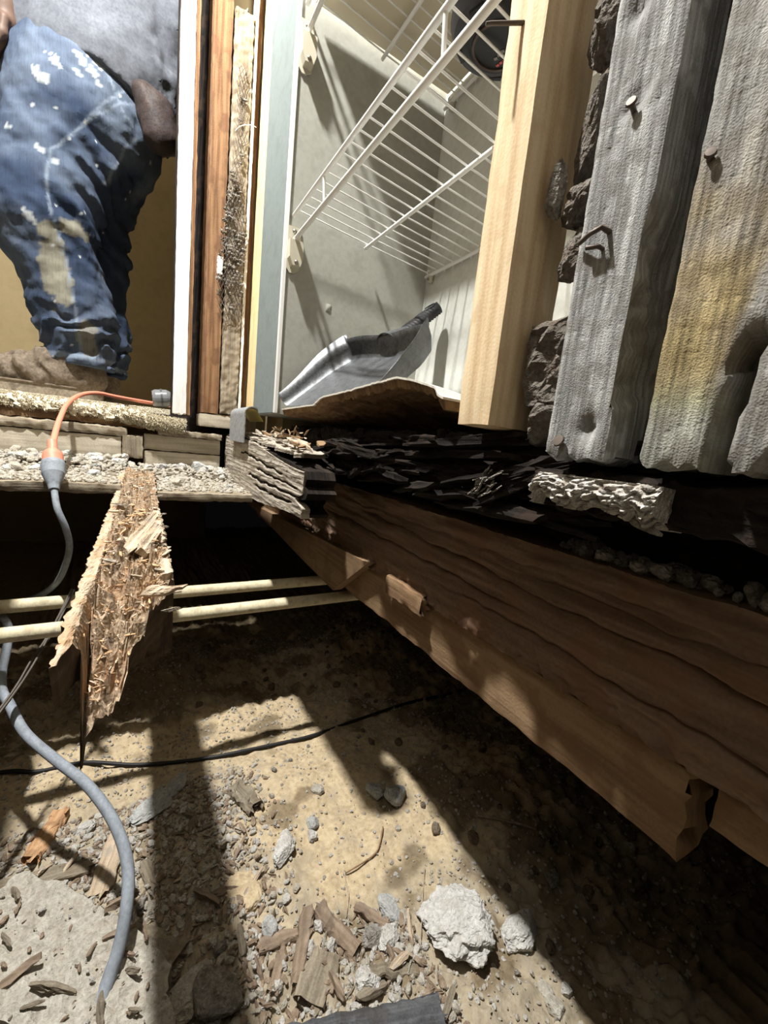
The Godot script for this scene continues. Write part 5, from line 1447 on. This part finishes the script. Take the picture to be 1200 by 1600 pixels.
	var side := [Vector2(-0.10, 0.90), Vector2(-0.052, 0.80), Vector2(-0.03, 0.785)]
	for ln in [seam, yoke, pocket, side]:
		for i in ln.size(): ln[i] *= 0.915
	var splats := [Vector3(-0.196, 0.722, 0.013), Vector3(-0.176, 0.764, 0.009), Vector3(-0.106, 0.775, 0.011), Vector3(-0.203, 0.579, 0.008), Vector3(-0.127, 0.792, 0.008), Vector3(-0.256, 0.611, 0.007), Vector3(-0.178, 0.568, 0.006), Vector3(-0.225, 0.433, 0.008), Vector3(-0.095, 0.80, 0.007), Vector3(-0.13, 0.76, 0.006)]
	var near_line := func(q: Vector2, ln: Array) -> float:
		var best := 1.0
		for i in ln.size() - 1: best = minf(best, q.distance_to(Geometry2D.get_closest_point_to_segment(q, ln[i], ln[i + 1])))
		return best
	var fade := noise(152, 6.0, 3)
	var spat := noise(153, 26.0, 2)
	var spat2 := noise(154, 60.0, 2)
	var dye := func(p: Vector3, n: Vector3) -> Color:
		var q := Vector2(p.x, p.y)
		var deep := Color(0.032, 0.048, 0.086)
		var worn := Color(0.13, 0.162, 0.215)
		var f := 0.35 + 0.9 * fade.get_noise_3dv(p) + 0.35 * smoothstep(-0.05, -0.2, p.x) * smoothstep(0.48, 0.62, p.y)
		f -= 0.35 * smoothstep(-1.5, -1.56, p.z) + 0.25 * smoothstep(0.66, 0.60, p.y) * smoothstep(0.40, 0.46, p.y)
		var c := deep.lerp(worn, clampf(f, 0.0, 1.0))
		if p.z > -1.5:
			var grey := smoothstep(0.07, 0.02, absf(p.x + 0.05)) * smoothstep(0.64, 0.70, p.y) * smoothstep(0.84, 0.78, p.y)
			c = c.lerp(Color(0.13, 0.16, 0.20), 0.6 * grey)
			var tan_d := Vector2((p.x + 0.187 + 0.12 * (p.y - 0.35)) / 0.031, (p.y - 0.350) / 0.088).length() + 0.55 * spat.get_noise_3dv(p)
			var patch2 := Vector2((p.x + 0.15) / 0.028, (p.y - 0.442) / 0.02).length() + 0.5 * spat.get_noise_3dv(p)
			var patch3 := Vector2((p.x + 0.125) / 0.022, (p.y - 0.20) / 0.045).length() + 0.6 * spat.get_noise_3dv(p)
			c = c.lerp(Color(0.24, 0.225, 0.17), 0.95 * maxf(maxf(smoothstep(1.05, 0.9, tan_d), smoothstep(1.05, 0.85, patch2)), smoothstep(1.0, 0.8, patch3) * 0.8))
			var s: float = minf(minf(near_line.call(q, seam), near_line.call(q, yoke)), minf(near_line.call(q, pocket), near_line.call(q, side)))
			c = c.lerp(Color(0.27, 0.32, 0.38), 0.6 * smoothstep(0.0036, 0.0012, s))
			if spat.get_noise_3dv(p * 1.7) > 0.72 or spat2.get_noise_3dv(p) > 0.76: c = Color(0.55, 0.57, 0.56)
			for sp in splats:
				if Vector2((q.x - sp.x) * 1.0 + (q.y - sp.y) * 0.5, (q.y - sp.y) * 0.9).length() < sp.z * (1.0 + 1.2 * spat2.get_noise_3dv(p)): c = Color(0.40, 0.43, 0.43)
		if p.y < 0.155 and p.y > 0.14: c = c.lerp(Color(0.35, 0.42, 0.5), 0.4)
		return c
	var jn := obj("jeans", nets(jeans, Vector3(-0.46, 0.10, -1.78), Vector3(0.09, 0.96, -1.24), 0.006, dye), M.denim, t)
	jn.set_meta("label", "faded blue jeans with paint spatters and a tan shin patch")
	# belt band and shirt
	var belt := PackedVector3Array()
	for i in 33:
		var a := TAU * i / 32.0
		var bx := -0.118 + 0.178 * cos(a)
		belt.append(Vector3(bx, 0.872 - 0.30 * (bx + 0.15), -1.485 + 0.172 * sin(a)))
	obj("belt", tube(belt, 0.014, 8), M.leather_dark, t)
	var shirt_b := [[Vector3(-0.105, 0.86, -1.485), chest + Vector3(0.02, 0, 0), 0.190, 0.195], [Vector3(-0.01, 0.93, -1.47), Vector3(0.03, 1.05, -1.48), 0.145, 0.16], [Vector3(0.045, 0.86, -1.45), Vector3(0.03, 1.0, -1.47), 0.062, 0.13], [chest, neck + Vector3(0.02, -0.03, 0), 0.17, 0.07], [chest + Vector3(0, 0.14, 0.12), Vector3(-0.14, 1.17, -1.29), 0.085, 0.07], [chest + Vector3(0, 0.14, -0.12), Vector3(-0.16, 1.17, -1.72), 0.085, 0.07]]
	var sb := field(shirt_b, 0.06)
	var shirt := func(p: Vector3) -> float:
		var d: float = sb.call(p)
		if absf(d) > 0.06: return d
		d -= 0.010 * fold.get_noise_3dv(p * 0.9 + Vector3(3, 1, 8)) + 0.006 * sin((p.y + p.x * 1.2) * 44.0 + 4.0 * fold.get_noise_3dv(p)) * smoothstep(1.05, 0.85, p.y) * smoothstep(-0.05, 0.05, p.x)
		var hem := 0.817 - (2.2 if p.x > -0.13 else 3.0) * (p.x + 0.13) ** 2 + 0.35 * clampf(-1.40 - p.z, 0.0, 0.2)
		d = maxf(d, hem - 0.012 - p.y)
		return maxf(d, p.y - 1.40)
	obj("shirt", nets(shirt, Vector3(-0.34, 0.70, -1.84), Vector3(0.26, 1.45, -1.19), 0.009), M.shirt, t)
	obj("hair", nets(field([[head + Vector3(0.01, 0.05, 0), head + Vector3(-0.03, 0.075, 0), 0.098, 0.085]], 0.03), head + Vector3(-0.16, -0.06, -0.13), head + Vector3(0.14, 0.2, 0.13), 0.01), plain(rgb(60, 46, 38), 0.8), t)
	# boots: upper, thick sole, small red tag at the heel
	for c in [[n_ankle, true], [f_ankle, false]]:
		var a: Vector3 = c[0]
		var y0 := 0.042
		var heel := Vector3(a.x + 0.038, y0 + 0.055, a.z)
		var up := [[a + Vector3(0, 0.0, 0), a + Vector3(0.004, -0.05, 0), 0.056, 0.052], [heel + Vector3(-0.02, 0.0, 0), heel + Vector3(-0.10, -0.005, 0.0), 0.045, 0.046], [heel + Vector3(-0.10, -0.003, 0), Vector3(a.x - 0.19, y0 + 0.052, a.z - 0.02), 0.046, 0.042], [a + Vector3(-0.02, -0.03, 0), heel + Vector3(-0.13, 0.01, 0), 0.046, 0.042]]
		var uf := field(up, 0.03)
		var upper := func(p: Vector3) -> float:
			var d: float = uf.call(p)
			if absf(d) < 0.03: d -= 0.005 * sin((p.x * 1.3 + p.y * 0.8) * 95.0 + 4.0 * fold.get_noise_3dv(p * 1.6)) * smoothstep(a.x - 0.02, a.x - 0.06, p.x) * smoothstep(a.x - 0.19, a.x - 0.12, p.x) + 0.004 * ripple.get_noise_3dv(p)
			return maxf(maxf(d, y0 + 0.020 - p.y), p.y - a.y - 0.02)
		var boot := obj("boot", nets(upper, Vector3(a.x - 0.26, 0.03, a.z - 0.10), Vector3(a.x + 0.10, 0.22, a.z + 0.09), 0.006), M.boot, t)
		var outline := PackedVector2Array()
		for i in 28:
			var g := TAU * i / 28.0
			outline.append(Vector2(a.x - 0.075 + (0.132 if cos(g) > 0 else 0.155) * cos(g) * (1.0 if absf(cos(g)) > 0.2 else 1.0), a.z + (0.046 + 0.008 * smoothstep(0.2, -0.6, cos(g))) * signf(sin(g)) * pow(absf(sin(g)), 0.6)))
		obj("sole", prism(outline, 0.026, Vector3(0, y0, 0), Vector3(1, 0, 0), Vector3(0, 0, 1), Vector3(0, 1, 0)), M.sole, boot)
		obj("welt", tube(PackedVector3Array(Array(outline).map(func(q: Vector2) -> Vector3: return Vector3(q.x, y0 + 0.027, q.y))), 0.0035, 6), M.boot, boot)
		if c[1]: obj("red_tag", rough_box(Vector3(0.018, 0.013, 0.004), Vector3i(2, 2, 1), {"wear": 0.001}), plain(rgb(168, 86, 66), 0.6), boot, Vector3(a.x + 0.028, y0 + 0.060, a.z + 0.047), turned(0, 0.25, 0))
	# dark leather pouch on the belt at the back
	var pouch := field([[Vector3(-0.008, 0.768, -1.285), Vector3(0.026, 0.690, -1.285), 0.024, 0.034], [Vector3(0.03, 0.755, -1.29), Vector3(0.044, 0.70, -1.29), 0.028, 0.026]], 0.03)
	tag(obj("belt_pouch", nets(func(p: Vector3) -> float: return (pouch.call(p) as float) - 0.004 * fold.get_noise_3dv(p * 2.0), Vector3(-0.07, 0.62, -1.36), Vector3(0.12, 0.84, -1.22), 0.006), M.leather_dark), "dark brown leather pouch hanging at the back of the worker's belt", "pouch")

func more_materials() -> void:
	M.stub = mat(surface_tex(111, false, [rgb(110, 98, 84), rgb(168, 156, 138), rgb(196, 186, 168), rgb(128, 112, 92)], 0.5, 0.5, 0.0, true), 5.0, 0.95, 0.25)
	M.joist_board_z = mat(surface_tex(39, false, [rgb(112, 80, 50), rgb(140, 106, 70), rgb(152, 120, 84), rgb(118, 84, 52)], 0.5, 0.5, 0.0, true), 3.5, 0.9, 0.05)
	M.joist_side_shaded = mat(surface_tex(117, false, [rgb(66, 48, 34), rgb(98, 76, 54), rgb(126, 100, 74), rgb(60, 46, 36)], 0.5, 0.6, 0.0, true), 4.0, 0.95, 0.2)  # sides coloured darker than the top to suggest their shade
	M.punk_flat = mat(surface_tex(121, true, [rgb(84, 64, 46), rgb(160, 134, 104), rgb(204, 182, 152), rgb(176, 120, 70)], 0.50, 0.85), 5.0, 0.95, 0.35)
	M.crust = mat(surface_tex(125, false, [rgb(150, 144, 136), rgb(192, 187, 178), rgb(222, 218, 210), rgb(150, 132, 112)], 0.55, 0.6), 10.0, 1.0, 0.4)
	M.chip = mat(surface_tex(157, true, [rgb(86, 66, 48), rgb(130, 106, 82), rgb(158, 136, 112), rgb(120, 102, 84)], 0.5, 0.5), 5.0, 0.9, 0.1)
	M.liner = plain(rgb(206, 192, 160), 0.7)
	M.wire_old = plain(rgb(92, 82, 72), 0.6)
	M.clod = mat(surface_tex(129, false, [rgb(84, 70, 54), rgb(124, 106, 84), rgb(148, 130, 106), rgb(100, 84, 64)], 0.5, 0.5), 8.0, 1.0, 0.4)
	M.dark_plank = mat(surface_tex(133, true, [rgb(48, 50, 54), rgb(84, 86, 90), rgb(112, 114, 116), rgb(64, 56, 50)], 0.55, 0.5), 5.0, 0.8, 0.2)
	M.denim = mat(surface_tex(137, true, [rgb(190, 192, 198), rgb(222, 224, 228), rgb(240, 240, 242), rgb(232, 234, 238)], 0.6, 0.5), 26.0, 0.9, 0.05, Color.WHITE, true)
	M.shirt = mat(surface_tex(141, false, [rgb(70, 75, 84), rgb(88, 93, 102), rgb(100, 105, 113), rgb(76, 80, 88)], 0.55, 0.4), 5.0, 0.95, 0.03)
	M.leather_dark = mat(surface_tex(145, false, [rgb(36, 28, 26), rgb(56, 44, 40), rgb(74, 58, 52), rgb(44, 40, 46)], 0.5, 0.5), 8.0, 0.6, 0.05)
	M.boot = mat(surface_tex(149, false, [rgb(70, 58, 46), rgb(112, 96, 78), rgb(136, 120, 100), rgb(84, 70, 56)], 0.5, 0.6), 6.0, 0.85, 0.06)
	M.sole = mat(surface_tex(153, false, [rgb(96, 84, 68), rgb(128, 114, 94), rgb(148, 134, 112), rgb(84, 74, 62)], 0.5, 0.5), 6.0, 0.9, 0.06)

func _ready() -> void:
	rng.seed = 7
	make_view()
	materials()
	more_materials()
	setting()
	studs()
	left_framing()
	ledge_and_header()
	beams()
	rotten_joist()
	closet_floor()
	closet()
	dustpan()
	pipes_and_cords()
	worker()
	ground_things()
